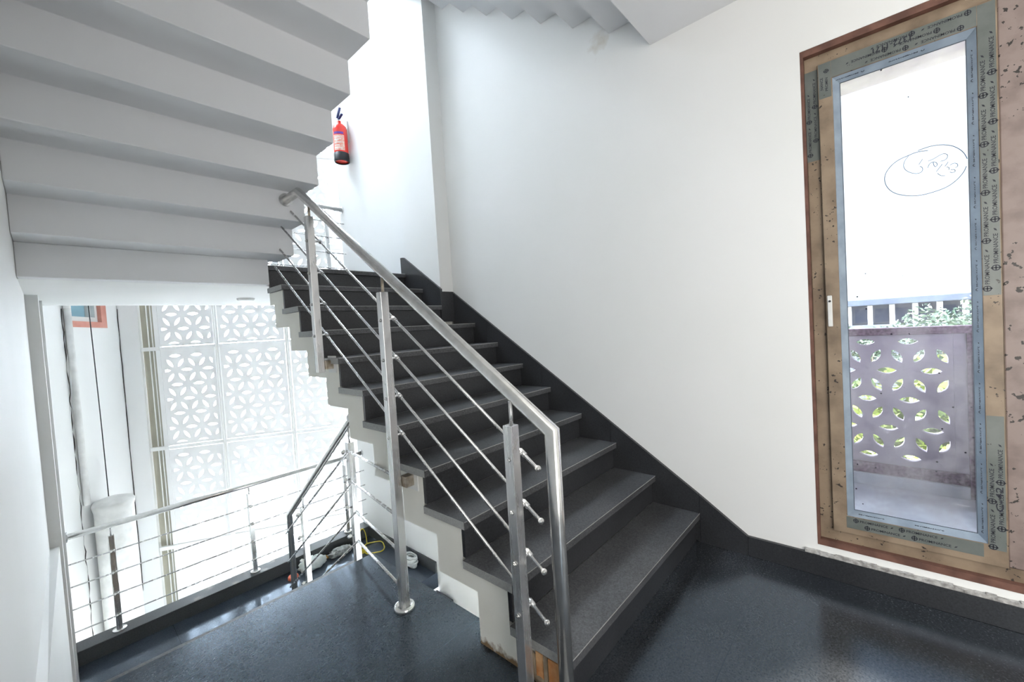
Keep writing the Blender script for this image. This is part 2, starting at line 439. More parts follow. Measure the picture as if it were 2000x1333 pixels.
# ------------------------------------------------------------------ pierced lattice panels
def petal(cx, cy, ang, L, Wd, n=7):
    up = []; dn = []
    for i in range(n + 1):
        t = -1 + 2 * i / n
        h = Wd / 2 * (1 - t * t) ** 0.9
        up.append((t * L / 2, h)); dn.append((t * L / 2, -h))
    pts = dn + up[::-1][1:-1]
    c, s = math.cos(ang), math.sin(ang)
    return [(cx + x * c - y * s, cy + x * s + y * c) for x, y in pts]

def clip(poly, x0, x1, y0, y1):
    def cl(P, f, g):
        out = []
        for i in range(len(P)):
            a, b = P[i - 1], P[i]
            fa, fb = f(a), f(b)
            if (fa >= 0) != (fb >= 0):
                t = fa / (fa - fb); out.append((a[0] + (b[0] - a[0]) * t, a[1] + (b[1] - a[1]) * t))
            if fb >= 0: out.append(b)
        return out
    for f in (lambda p: p[0] - x0, lambda p: x1 - p[0], lambda p: p[1] - y0, lambda p: y1 - p[1]):
        poly = cl(poly, f, None)
        if len(poly) < 3: return []
    return poly

def area(P):
    return abs(sum(P[i - 1][0] * P[i][1] - P[i][0] * P[i - 1][1] for i in range(len(P)))) / 2

def lattice(w, h, a, th, ox=0.0, oy=0.0, border=0.035, Lf=0.52, Wf=0.2, row=0.87):
    """flat lattice panel in local (u,v) 0..w,0..h, thickness th; returns verts (u,v,n), faces"""
    rh = a * row; holes = []
    nj = int(h / rh) + 4; ni = int(w / a) + 4
    for j in range(-2, nj):
        for i in range(-2, ni):
            vx = ox + (i + 0.5 * (j % 2)) * a; vy = oy + j * rh
            for mx, my, an in ((vx + a / 2, vy, 0), (vx + a / 4, vy + rh / 2, math.atan2(rh, a / 2)), (vx - a / 4, vy + rh / 2, math.atan2(rh, -a / 2))):
                P = clip(petal(mx, my, an, a * Lf, a * Wf), border, w - border, border, h - border)
                if P and area(P) > a * a * 0.012: holes.append((P, mx, my))
    verts = [Vector(p) for p in ((0, 0), (w, 0), (w, h), (0, h))]; edges = [(0, 1), (1, 2), (2, 3), (3, 0)]
    for P, _, _ in holes:
        o = len(verts); verts += [Vector(p) for p in P]; edges += [(o + k, o + (k + 1) % len(P)) for k in range(len(P))]
    r = delaunay_2d_cdt(verts, edges, [], 0, 1e-6)
    vv, ff = r[0], r[2]
    def inside(P, x, y):
        c = False
        for i in range(len(P)):
            (x1, y1), (x2, y2) = P[i - 1], P[i]
            if (y1 > y) != (y2 > y) and x < (x2 - x1) * (y - y1) / (y2 - y1) + x1: c = not c
        return c
    keep = []
    for f in ff:
        cx = sum(vv[i].x for i in f) / 3; cy = sum(vv[i].y for i in f) / 3
        if any(abs(mx - cx) < a and abs(my - cy) < a and inside(P, cx, cy) for P, mx, my in holes): continue
        keep.append(list(f))
    n = len(vv)
    V = [(v.x, v.y, 0) for v in vv] + [(v.x, v.y, th) for v in vv]
    F = [f[::-1] for f in keep] + [[i + n for i in f] for f in keep]
    cnt = {}
    for f in keep:
        for k in range(3):
            e = (f[k], f[(k + 1) % 3]); cnt[e] = 1
    for (a0, b0) in cnt:
        if (b0, a0) not in cnt: F.append([a0, b0, b0 + n, a0 + n])
    return V, F

# ================================================================== dimensions
g, h = 0.255, 0.1712
OH = 0.026
XL = -1.36            # free ends of the treads of the near flight
ZL = -1.12            # lower half landing
ZM = 11 * h           # upper half landing (1.883)
UND = 1.733           # its underside

# ================================================================== room shell
# near landing floor
fl = MB()
fl.prism([(-2.75, -4.2), (0.0, -4.2), (0.0, 0.55), (-1.24, 0.55), (-1.24, 1.52), (-2.6, 1.52), (-2.75, 1.52)], 'z', -0.15, 0.0)
struct(fl.build('floor', FLOOR), 'polished dark granite landing floor at the foot of the stairs')
o = MB().prism([(-2.475, 3.05), (-1.3, 3.05), (-1.3, 2.6), (0.0, 2.6), (0.0, 4.07), (-2.475, 4.07)], 'z', ZL - 0.15, ZL).build('floor', FLOOR2)
struct(o, 'polished granite floor of the lower half landing seen beyond the near floor edge')
o = MB().box(-2.49, -0.0, 2.60, 4.38, ZM - 0.02, ZM).build('floor', FLOOR2)
struct(o, 'granite floor of the upper half landing at the top of the flight')
o = MB().prism([(-2.55, 2.601), (0, 2.601), (0, 4.38), (-2.475, 4.38), (-2.475, 3.9), (-2.49, 3.9), (-2.49, 3.449), (-2.55, 3.449)], 'z', UND, ZM - 0.021).build('ceiling', SHAFT)
struct(o, 'white underside of the half landing slab')
# ceiling over the near landing
o = MB().prism([(-2.75, -4.2), (0.0, -4.2), (0.0, 0.163), (-2.75, 0.163)], 'z', 2.92, 3.08).build('ceiling', SOFFIT)
struct(o, 'grey underside of the landing above')
o = MB().box(-2.75, 0.6, -4.4, 4.45, 6.2, 6.35).build('ceiling', SOFFIT)
struct(o, 'roof slab over the stairwell')

# right wall with the window opening (y -1.95 .. -0.55, z 0.15 .. 2.535)
rw = MB()
WY0, WY1, WZ0, WZ1 = -1.95, -0.55, 0.15, 2.535
rw.box(0, 0.2, WY1, 4.07, -3.5, 6.2)
rw.box(0, 0.2, WY0, WY1, -3.5, WZ0)
rw.box(0, 0.2, WY0, WY1, WZ1, 6.2)
rw.box(0, 0.2, -4.4, WY0, -3.5, 6.2)
o = rw.build('wall_right', None or WALL)
struct(o, 'plain white wall beside the stairs')
# damp stain near the soffit, a patch with a shape of its own inside the wall paint
def stain_wall():
    m = WALL; p = m.node_tree.nodes['Principled BSDF']; old = p.inputs['Base Color'].links[0].from_socket
    gg = nd(m, 'ShaderNodeNewGeometry')
    di = nd(m, 'ShaderNodeVectorMath', operation='DISTANCE'); lk(m, gg.outputs['Position'], di.inputs[0]); di.inputs[1].default_value = (0, 0.49, 3.10)
    n = nd(m, 'ShaderNodeTexNoise'); n.inputs['Scale'].default_value = 16; n.inputs['Detail'].default_value = 8
    lk(m, gg.outputs['Position'], n.inputs['Vector'])
    a = nd(m, 'ShaderNodeMath', operation='MULTIPLY_ADD'); a.inputs[1].default_value = 0.22; lk(m, n.outputs['Fac'], a.inputs[0]); lk(m, di.outputs['Value'], a.inputs[2])
    mr = nd(m, 'ShaderNodeMapRange'); mr.inputs['From Min'].default_value = 0.11; mr.inputs['From Max'].default_value = 0.19
    mr.inputs['To Min'].default_value = 0.75; mr.inputs['To Max'].default_value = 0; lk(m, a.outputs[0], mr.inputs['Value'])
    mix = nd(m, 'ShaderNodeMix', data_type='RGBA'); lk(m, mr.outputs['Result'], mix.inputs['Factor']); lk(m, old, mix.inputs['A'])
    mix.inputs['B'].default_value = (0.62, 0.57, 0.50, 1); lk(m, mix.outputs['Result'], p.inputs['Base Color'])
stain_wall()
o = MB().box(-0.143, 0, 2.07, 2.58, ZM + 0.0, 6.2).build('wall_right', WALL)
struct(o, 'white pillar projecting from the wall at the top of the flight')
o = MB().prism([(2.07, 1.53), (2.58, 1.88), (2.58, 1.883), (2.07, 1.883)], 'x', -0.143, 0).build('wall_right', WALL)
struct(o, 'foot of the white pillar beside the top steps')
# left wall, pilaster and shaft side
o = MB().box(-2.75, -2.55, -4.4, 3.45, -3.5, 6.2).build('wall_left', WALL); struct(o, 'white wall at the left edge')
o = MB().box(-2.75, -2.49, 3.45, 3.9, -3.5, UND).build('wall_left', WALL); struct(o, 'white pilaster on the left wall')
o = MB().box(-2.75, -2.475, 3.9, 4.748, -3.5, 6.2).build('wall_left', SHAFT); struct(o, 'white side wall past the railing')
o = MB().box(-2.75, -2.49, 3.45, 3.9, ZM, 6.2).build('wall_left', WALL); struct(o, 'white pilaster above the half landing')
# sloping plaster ledge low on the left wall
o = MB().add([(-2.55, 3.45, 0.0), (-2.505, 3.45, 0.0), (-2.55, 0.98, 0.395), (-2.527, 0.98, 0.385),
              (-2.55, 3.45, -3.4), (-2.505, 3.45, -3.4), (-2.55, 0.98, -0.001), (-2.527, 0.98, -0.001)],
             [(0, 1, 3, 2), (1, 5, 7, 3), (2, 3, 7, 6), (0, 4, 5, 1), (4, 6, 7, 5), (0, 2, 6, 4)]).build('trim_1', WALL)
struct(o, 'thin sloping plaster ledge low on the left wall')
# wall behind the photographer
bw = MB()
bw.box(-2.75, 0.2, -4.4, -4.2, 0, 6.2)
o = bw.build('wall_back', WALL); struct(o)

# flat skirting by the window and its rough top
o = MB().box(-0.02, 0, -4.2, -0.245, 0.0, 0.105).build('baseboard_right', RISER, bevel=0.002); struct(o, 'dark granite skirting under the window')
ro = MB()
random.seed(3)
ys = [-0.5 - 0.03 * i for i in range(50)]
for a, b in zip(ys, ys[1:]):
    t = 0.028 + 0.006 * random.random(); z1 = 0.148 + 0.006 * random.random()
    ro.box(-0.018 - 0.004 * random.random(), 0.0, b, a, 0.105, 0.105 + 0.012 + 0.006 * random.random())
o = ro.build('trim_2', noise_mat('rough_mortar_line', (0.25, 0.24, 0.23), (0.55, 0.54, 0.52), 40, 0.9, bump=0.6)); struct(o, 'rough grey mortar line on top of the skirting')

# kerb of the lower landing, with end skirting on the right wall
o = MB().box(-2.475, 0.0, 3.90, 4.07, ZL, -1.0).build('trim_3', KERB, bevel=0.004); struct(o, 'grey granite kerb along the lower half landing')
o = MB().box(-0.02, 0.0, 2.6, 3.9, ZL, -1.01).build('baseboard_right', KERB, bevel=0.002); struct(o, 'grey granite skirting on the lower half landing')
o = MB().box(-2.475, 0.0, 3.95, 4.1, ZM, ZM + 0.12).build('trim_4', KERB, bevel=0.004); struct(o, 'granite kerb along the upper half landing')

# ================================================================== staircase (near flight)
st = thing('staircase', (-0.68, 0, 0), 'dark granite flight of steps climbing along the white wall', 'stairs')
ft = OH + 0.02
top = [(ft, 0.0)]
for k in range(1, 11):
    y = (k - 1) * g + ft
    top += [(y, k * h - 0.036), (k * g + ft, k * h - 0.036)]
top += [(10 * g + ft, 11 * h - 0.036)]
bot = []
for j in range(0, 9):
    y0 = 0.475 + g * j; y1 = min(0.475 + g * (j + 1), 10 * g + ft)
    bot += [(y0, 0.219 + h * j), (y1, 0.219 + h * j)]
bot = [(0.475, 0.0)] + bot
body = MB().prism(top + bot[::-1], 'x', XL + 0.02, -0.021)
b = body.build('stair_body', FASCIA, st)
b['label'] = 'cream plastered sawtooth side and underside'
for k in range(1, 12):
    x1 = -0.0215 if k < 9 else -0.165
    if k < 11:
        y0, y1 = (k - 1) * g, k * g + OH
    else:
        y0, y1 = 10 * g, 2.599
    t = MB().box(XL, x1, y0, y1 - (0.001 if k < 11 else 0), k * h - 0.035, k * h)
    # end face carries a lighter sawn edge
    t.box(XL - 0.0005, XL + 0.0006, y0 + 0.001, y1 - 0.002, k * h - 0.0345, k * h - 0.0005, 1)
    t.box(XL + 0.002, x1, y0 - 0.0006, y0 + 0.0006, k * h - 0.0045, k * h - 0.0006, 1)
    t.build('tread', [TREAD, TREADEDGE], st, bevel=0.0015)
    r = MB().box(XL + 0.021, x1, (k - 1) * g + OH, (k - 1) * g + ft - 0.001, (k - 1) * h + 0.0005, k * h - 0.036)
    r.build('riser', RISER, st)
def ztop(y): return 0.114 + 0.671 * (y + 0.245)
cuts = [-0.245, 0.0, 0.55, 1.1, 1.65, 2.07]
for a, bb in zip(cuts, cuts[1:]):
    q0, q1 = a + 0.001, bb - 0.001
    def low(y): return max(0.0, h * math.floor(y / g + 1e-6))
    if bb <= 0.001:
        P = [(q0, 0.0), (q1, 0.0), (q1, ztop(q1)), (q0, 0.105)]
    else:
        P = [(q0, max(0.0, ztop(q0) - 0.5)), (q1, max(0.0, ztop(q1) - 0.5)), (q1, ztop(q1)), (q0, ztop(q0))]
    MB().prism(P, 'x', -0.0205, -0.0005).build('skirting', RISER, st)
# skirting wrapping the pillar
def zt2(y): return ztop(y) + 0.035
MB().prism([(2.048, 1.35), (2.62, 1.72), (2.62, zt2(2.58)), (2.575, zt2(2.575)), (2.048, zt2(2.048))], 'x', -0.1645, -0.1435).build('skirting', RISER, st)
MB().box(-0.143, -0.021, 2.049, 2.069, 1.40, 1.665).build('skirting', RISER, st)
# broken corner of the lowest step
bk = MB()
random.seed(11)
def lump(mb, c, s, n=10, mi=0, amp=0.18):
    o0 = len(mb.v); mb.ball(c, 1.0, n, mi, s)
    for i in range(o0, len(mb.v)):
        v = Vector(mb.v[i]) - Vector(c); v *= 1 + amp * (random.random() - 0.5) * 2; mb.v[i] = tuple(Vector(c) + v)
bk.box(XL + 0.004, XL + 0.0195, 0.05, 0.105, 0.03, 0.128, 0)
bk.box(XL + 0.002, XL + 0.0195, 0.108, 0.125, 0.02, 0.132, 1)
bk.box(XL + 0.008, XL + 0.0195, 0.127, 0.165, 0.015, 0.125, 0)
lump(bk, (XL + 0.016, 0.19, 0.06), (0.012, 0.03, 0.05), mi=1)
lump(bk, (XL + 0.016, 0.15, 0.02), (0.014, 0.06, 0.02), mi=1)
o = bk.build('exposed_brick', [BRICK, MORTAR], st, bevel=0.003)
o['label'] = 'exposed orange brick and mortar at the broken corner of the lowest step'

# ================================================================== flight above left (soffit), flight above right, lower flights
gB, hB, yB, zB = 0.2347, 0.1831, 2.5128, 1.733
XB = -1.266
ut = thing('staircase', (-1.9, 1.5, 1.8), 'white stepped underside of the flight rising overhead at the left', 'stairs')
P = []
for j in range(1, 9):
    y = yB - j * gB; z = zB + j * hB
    P += [(y + gB, z), (y, z)]
P[0] = (2.513, P[0][1])
P = [(2.599, P[0][1])] + P
zt = zB + 8 * hB
P += [(0.166, P[-1][1]), (0.166, zt + 0.30)]
up = []
for j in range(8, 0, -1):
    y = yB - j * gB - 0.10
    up += [(y, zB + j * hB + 0.30), (y + gB, zB + j * hB + 0.30)]
P += up + [(2.599, zB + hB + 0.30)]
# drop duplicate corner points
Q = [P[0]]
for p in P[1:]:
    if abs(p[0] - Q[-1][0]) + abs(p[1] - Q[-1][1]) > 1e-4: Q.append(p)
MB().prism(Q, 'x', -2.549, XB).build('stair_soffit', SOFFIT, ut, bevel=0.004)
MB().box(-2.549, -1.362, 2.513, 2.599, UND, zB + hB - 0.0005).build('landing_beam', SOFFIT, ut, bevel=0.004)
for k in range(1, 8):
    y1 = yB - (k - 1) * gB - 0.1
    MB().box(-2.549, XB, y1 - gB + 0.001, y1 - 0.001, zB + k * hB + 0.301, zB + k * hB + 0.33).build('tread', TREAD, ut)

yC, zC, gC, hC = 0.163, 2.9505, 0.2581, 0.1657
ct = thing('staircase', (-0.6, 0.2, 3.0), 'white sawtooth underside of the flight at the top right', 'stairs')
mbc = MB()
for j in range(1, 10):
    y0 = max(0.1635, yC + (j - 1) * gC); y1 = yC + j * gC
    for a, b_, xr in ((y0, min(y1, 2.068), -0.001), (max(y0, 2.068), y1, -0.145)):
        if b_ > a + 1e-4: mbc.box(-1.24, xr, a, b_, zC + j * hC, zC + j * hC + 0.36)
mbc.build('stair_soffit', SOFFIT, ct)

zt_ = thing('staircase', (-1.9, 2.3, -1.12), 'flight going down at the left from the near landing edge', 'stairs')
hz = 0.16
P = [(1.521, -0.151)]
top = [(1.521, -hz)]
for k in range(1, 7):
    top += [(1.521 + (k) * g, -k * hz), (1.521 + k * g, -(k + 1) * hz)]
P = top[:-1] + [(1.521 + 6 * g, ZL), (1.521 + 6 * g, ZL - 0.15), (1.8, -0.55), (1.521, -0.4)]
MB().prism(P, 'x', -2.504, -1.26).build('stair_body', FASCIA, zt_)
for k in range(1, 7):
    MB().box(-2.504, -1.24, 1.522 + (k - 1) * g, 1.52 + k * g, -k * hz + 0.001, -k * hz + 0.03).build('tread', TREAD, zt_)
yt_ = thing('staircase', (-0.6, 1.9, -2.2), 'dark flight dropping away under the near steps', 'stairs')
P = [(2.599, ZL - 0.16)]
for k in range(1, 9):
    P += [(2.599 - (k - 1) * g, ZL - k * h), (2.599 - k * g, ZL - k * h)]
P += [(2.599 - 8 * g, ZL - 8 * h - 0.4), (2.599, ZL - 0.45)]
MB().prism(P[1:], 'x', -1.22, -0.021).build('stair_body', RISER, yt_)

# ================================================================== steel railings
def stem(mb, x, y, z0, z1, r=0.006): mb.tube([(x, y, z0), (x, y, z1)], r, 10)

ra = thing('stair_railing', (-1.41, 0.9, 0), 'polished steel stair railing with a round handrail on the near flight', 'railing')
HX = -1.385
sl = 0.6585
def hz_(y): return 0.985 + sl * y
hr = MB()
hr.tube([(HX, 0.0, -0.0), (HX, 0.0, 0.975), (HX, 1.83, 0.975 + 1.83 * 0.69 - 0.03), (HX, 1.83 + 0.02, 2.235), (HX, 2.07, 2.225)], 0.0255, 24)
hr = MB()
hr.tube([(HX, 0.005, 0.003), (HX, 0.005, 0.965), (HX, 1.84, 2.225), (HX, 2.042, 2.225)], 0.0255, 24)
hr.build('handrail', STEELD, ra)
MB().tube([(HX, 2.028, 2.225), (HX, 2.0425, 2.225)], 0.04, 24).build('end_flange', STEEL, ra)
MB().tube([(HX, 0.005, 0.0), (HX, 0.005, 0.012)], 0.045, 24).build('end_flange', STEEL, ra)
posts = [(0.165, 0.0, 0.975), (0.93, 0.0, 1.516), (1.66, 1.118, 2.03)]
for i, (py, z0, z1) in enumerate(posts):
    po = MB().box(-1.430, -1.390, py - 0.02, py + 0.02, z0 + 0.001, z1).build('post', STEEL, ra, bevel=0.002)
    hrz = 0.965 + (py - 0.005) * (1.26 / 1.835)
    st_ = MB(); stem(st_, HX - 0.02, py, z1 - 0.01, hrz - 0.015, 0.007); st_.build('stem', BRASSY if i else STEEL, po)
    if z0 == 0.0:
        fl_ = MB(); fl_.lathe([(0.0, 0.012), (0.03, 0.012), (0.034, 0.02), (0.046, 0.018), (0.050, 0.008), (0.050, 0.001), (0.0, 0.001)], (-1.41, py, 0.0), 28)
        fl_.build('flange', STEELD, po)
    for q in range(4):
        zr = [0.861, 0.674, 0.492, 0.307][q] + 0.69 * (py - 0.165)
        bo = MB(); bo.tube([(-1.436, py, zr - 0.005), (-1.4305, py, zr - 0.005)], 0.008, 12); bo.tube([(-1.439, py, zr - 0.005), (-1.436, py, zr - 0.005)], 0.004, 8)
        bo.build('bolt', STEELD, po)
        ho = MB(); ho.tube([(-1.3895, py, zr), (-1.357, py, zr)], 0.006, 10); ho.tube([(-1.355, py - 0.012, zr - 0.008), (-1.355, py + 0.012, zr + 0.008)], 0.0105, 12)
        ho.build('rod_holder', STEEL, po)
for q in range(4):
    z0 = [0.861, 0.674, 0.492, 0.307][q]
    ye = [2.046, 2.225, 2.283, 2.40][q]
    y0 = 0.10
    ro_ = MB(); ro_.tube([(-1.355, y0, z0 + 0.69 * (y0 - 0.165)), (-1.355, ye, z0 + 0.69 * (ye - 0.165))], 0.0065, 12)
    rd = ro_.build('rod', STEEL, ra)
    cp = MB(); cp.ball((-1.355, y0 - 0.002, z0 + 0.69 * (y0 - 0.165)), 0.0115, 12); cp.build('rod_end_ball', STEELD, rd)
for (by, bz) in ((0.895, 0.615), (1.645, 1.16)):
    MB().box(-1.389, -1.341, by - 0.02, by + 0.025, bz - 0.025, bz + 0.025).build('bracket', BRASSY, ra)
    MB().box(-1.345, -1.3405, by - 0.05, by + 0.05, bz - 0.05, bz + 0.05).build('wall_plate', WHITE, ra)

rb = thing('stair_railing', (-1.2, 2.2, -1.12), 'steel railing of the lower flight folding round the landing corner', 'railing')
RX = -1.2
hr = MB(); hr.tube([(RX, 1.735, 0.80), (RX, 1.757, 0.784), (RX, 2.978, -0.156), (RX, 2.995, -1.118)], 0.0235, 20)
hr.build('handrail', STEELD, rb)
MB().tube([(RX, 1.72, 0.81), (RX, 1.738, 0.797)], 0.036, 20).build('end_flange', STEEL, rb)
for i, (py, z0, z1, hrz) in enumerate(((1.80, -0.32, 0.63, 0.73), (2.66, -0.94, -0.02, 0.075))):
    po = MB().box(RX - 0.02, RX + 0.02, py - 0.02, py + 0.02, z0, z1).build('post', STEEL, rb, bevel=0.002)
    m_ = MB(); stem(m_, RX, py, z1 - 0.005, hrz, 0.006); m_.build('stem', STEEL, po)
    for q in range(4):
        zq = (0.575 - 0.185 * q) - 0.74 * (py - 1.80)
        if z0 < zq < z1:
            ho = MB(); ho.tube([(RX - 0.045, py + 0.012, zq - 0.008), (RX - 0.045, py - 0.012, zq + 0.008)], 0.011, 12); ho.tube([(RX - 0.021, py, zq), (RX - 0.04, py, zq)], 0.006, 8)
            ho.build('rod_holder', STEEL, po)
for q in range(4):
    z1 = [0.60, 0.42, 0.25, 0.07][q]; ys_ = [1.714, 1.652, 1.604, 1.604][q]; xs_ = [-1.25, -1.27, -1.285, -1.285][q]
    y2 = 2.95; sl2 = 0.74
    ro_ = MB(); ro_.tube([(xs_, ys_, z1), (-1.246, y2, z1 - sl2 * (y2 - ys_) + [0.02, 0.0, -0.01, 0.0][q])], 0.0065, 10); ro_.build('rod', STEEL, rb)
    ro_ = MB(); ro_.tube([(xs_, ys_, z1), (-1.4, 0.951, z1 + [0.035, 0.02, 0.015, 0.01][q])], 0.0075, 10); ro_.build('corner_rod', STEEL, rb)
rb.children[0]['label'] = 'sloping handrail ending in a vertical foot'

def landing_rail(x0, x1, y, zk, zh, rods, posts_x, label):
    t = thing('landing_railing', ((x0 + x1) / 2, y, zk), label, 'railing')
    MB().tube([(x0, y, zh), (x1, y, zh)], 0.0235, 18).build('handrail', STEELD, t)
    for xe, d in ((x0, 1), (x1, -1)):
        MB().tube([(xe, y, zh), (xe + d * 0.01, y, zh)], 0.04, 18).build('end_flange', STEEL, t)
    for z in rods:
        MB().tube([(x0, y - 0.03, z), (x1, y - 0.03, z)], 0.0055, 8).build('rod', STEEL, t)
    for px in posts_x:
        po = MB().box(px - 0.019, px + 0.019, y - 0.019, y + 0.019, zk + 0.001, zh - 0.085).build('post', STEEL, t, bevel=0.002)
        m_ = MB(); stem(m_, px, y, zh - 0.09, zh - 0.018, 0.006); m_.build('stem', STEEL, po)
        MB().lathe([(0, 0.012), (0.045, 0.01), (0.045, 0.001), (0, 0.001)], (px, y, zk), 20).build('flange', STEELD, po)
        for z in rods:
            ho = MB(); ho.tube([(px - 0.014, y - 0.03, z), (px + 0.014, y - 0.03, z)], 0.0105, 10); ho.build('rod_holder', STEELD, po)
    return t
landing_rail(-2.475, 0.0, 3.985, -1.0, -0.115, [-0.325, -0.505, -0.685, -0.865], [-2.225, -1.22, -0.24], 'straight steel railing across the lower half landing in front of the bright screen')
landing_rail(-2.475, 0.0, 4.02, ZM + 0.12, 2.855, [2.68, 2.50, 2.32, 2.14], [-2.2, -1.2, -0.21], 'straight steel railing glimpsed on the upper half landing above the top step')

# ================================================================== window (right)
wn_ = bpy.data.objects.new('window_1', None); COL.objects.link(wn_); wn_.location = (0.05, -1.15, 0.15); struct(wn_, 'tall casement window with dusty beige frame and printed protective film')
def ring(mb, y0, y1, z0, z1, t, x0, x1, mi=0):
    """mitred rectangular frame between outer y0<y1,z0<z1 with member width t"""
    O = [(y0, z0), (y1, z0), (y1, z1), (y0, z1)]; I = [(y0 + t, z0 + t), (y1 - t, z0 + t), (y1 - t, z1 - t), (y0 + t, z1 - t)]
    for k in range(4):
        k2 = (k + 1) % 4; P = [O[k], O[k2], I[k2], I[k]]
        mb.prism(P, 'x', x0, x1, mi)
rv = MB(); ring(rv, WY0 + 0.0005, WY1 - 0.0005, WZ0 + 0.0005, WZ1 - 0.0005, 0.012, 0.001, 0.195)
rv.box(0.001, 0.195, WY0 + 0.013, WY1 - 0.013, WZ0 + 0.0125, WZ0 + 0.03)
rv.box(0.001, 0.195, WY0 + 0.013, WY1 - 0.013, WZ1 - 0.03, WZ1 - 0.0125)
rv.build('reveal', BROWN, wn_)['label'] = 'red brown painted reveal and sill'
fo = MB(); F0, F1, G0, G1 = WY0 + 0.0125, WY1 - 0.0125, WZ0 + 0.0305, WZ1 - 0.0305
ring(fo, F0, F1, G0, G1, 0.052, 0.03, 0.09)
fo.build('outer_frame', BEIGE, wn_, bevel=0.003)
# sash one (nearest the stairs) and sash two, with the meeting mullion
MB().box(0.028, 0.088, -1.26, -1.168, G0 + 0.0525, G1 - 0.0525).build('mullion', PINKB, wn_, bevel=0.004)['label'] = 'paint-spotted pinkish mullion'
def sash(y0, y1, z0, z1, gy0, gy1, gz0, gz1, name):
    mb = MB(); x0, x1 = 0.012, 0.075
    O = [(y0, z0), (y1, z0), (y1, z1), (y0, z1)]; I = [(gy0 - 0.0, gz0), (gy1, gz0), (gy1, gz1), (gy0, gz1)]
    for k in range(4):
        k2 = (k + 1) % 4; mb.prism([O[k], O[k2], I[k2], I[k]], 'x', x0, x1)
    return mb.build(name, BEIGE, wn_, bevel=0.003)
sash(-1.166, -0.615, 0.235, 2.452, -1.113, -0.668, 0.318, 2.372, 'sash')
sash(-1.885, -1.262, 0.235, 2.452, -1.832, -1.315, 0.318, 2.372, 'sash')
bd = MB(); 
def bead(mb, gy0, gy1, gz0, gz1, t, x0, x1, mi=0):
    O = [(gy0, gz0), (gy1, gz0), (gy1, gz1), (gy0, gz1)]; I = [(gy0 + t, gz0 + t), (gy1 - t, gz0 + t), (gy1 - t, gz1 - t), (gy0 + t, gz1 - t)]
    for k in range(4):
        k2 = (k + 1) % 4
        # sloping glazing bead: high at the outside, low at the glass
        a, b, c, d = O[k], O[k2], I[k2], I[k]
        vs = [(x0, *a), (x0, *b), (x1, *c), (x1, *d), (x1 + 0.004, *a), (x1 + 0.004, *b), (x1 + 0.004, *c), (x1 + 0.004, *d)]
        mb.add(vs, [(0, 1, 2, 3), (4, 7, 6, 5), (0, 4, 5, 1), (1, 5, 6, 2), (2, 6, 7, 3), (3, 7, 4, 0)], mi)
bead(bd, -1.1125, -0.6685, 0.3185, 2.3715, 0.024, 0.016, 0.040)
# small print on the beads
for z0 in [0.36 + 0.165 * i for i in range(12)]:
    u, v = (0, 0, 1), (0, 1, 0)
    nx = 0.0265
    put_ring(bd, (nx, -1.1015, z0), u, v, 0.0055, 0.0035, 12, 1, False)
    put_text(bd, 'PROMINANCE', (nx, -1.105, z0 + 0.012), u, v, 0.007, 0.09)
    put_leafmark(bd, (nx, -1.1015, z0 + 0.115), u, v, 0.005)
for y0 in (-0.74, -0.93):
    put_ring(bd, (0.0265, y0 + 0.155 - 0.19, 2.3605), (0, 1, 0), (0, 0, -1), 0.0055, 0.0035, 12, 1, False)
    put_text(bd, 'PROMINANCE', (0.0265, y0 - 0.02, 2.3635), (0, 1, 0), (0, 0, -1), 0.007, 0.09)
    put_text(bd, 'PROMINANCE', (0.0265, y0 + 0.03, 0.3265), (0, -1, 0), (0, 0, 1), 0.007, 0.09)
o = bd.build('glazing_bead', [FILMB, INK], wn_, merge=False); o['label'] = 'bluish film covered glazing bead with small print'
bd = MB(); bead(bd, -1.8315, -1.3155, 0.3185, 2.3715, 0.024, 0.016, 0.040); bd.build('glazing_bead', [FILMB], wn_)
gk = MB(); ring(gk, -1.0895, -0.6915, 0.3415, 2.3485, 0.004, 0.041, 0.043); gk.build('gasket', GASKET, wn_)
pane = MB().box(0.0445, 0.0495, -1.112, -0.669, 0.319, 2.371).build('glass', GLASS, wn_)
MB().box(0.0445, 0.0495, -1.831, -1.316, 0.319, 2.371).build('glass', GLASS, wn_)
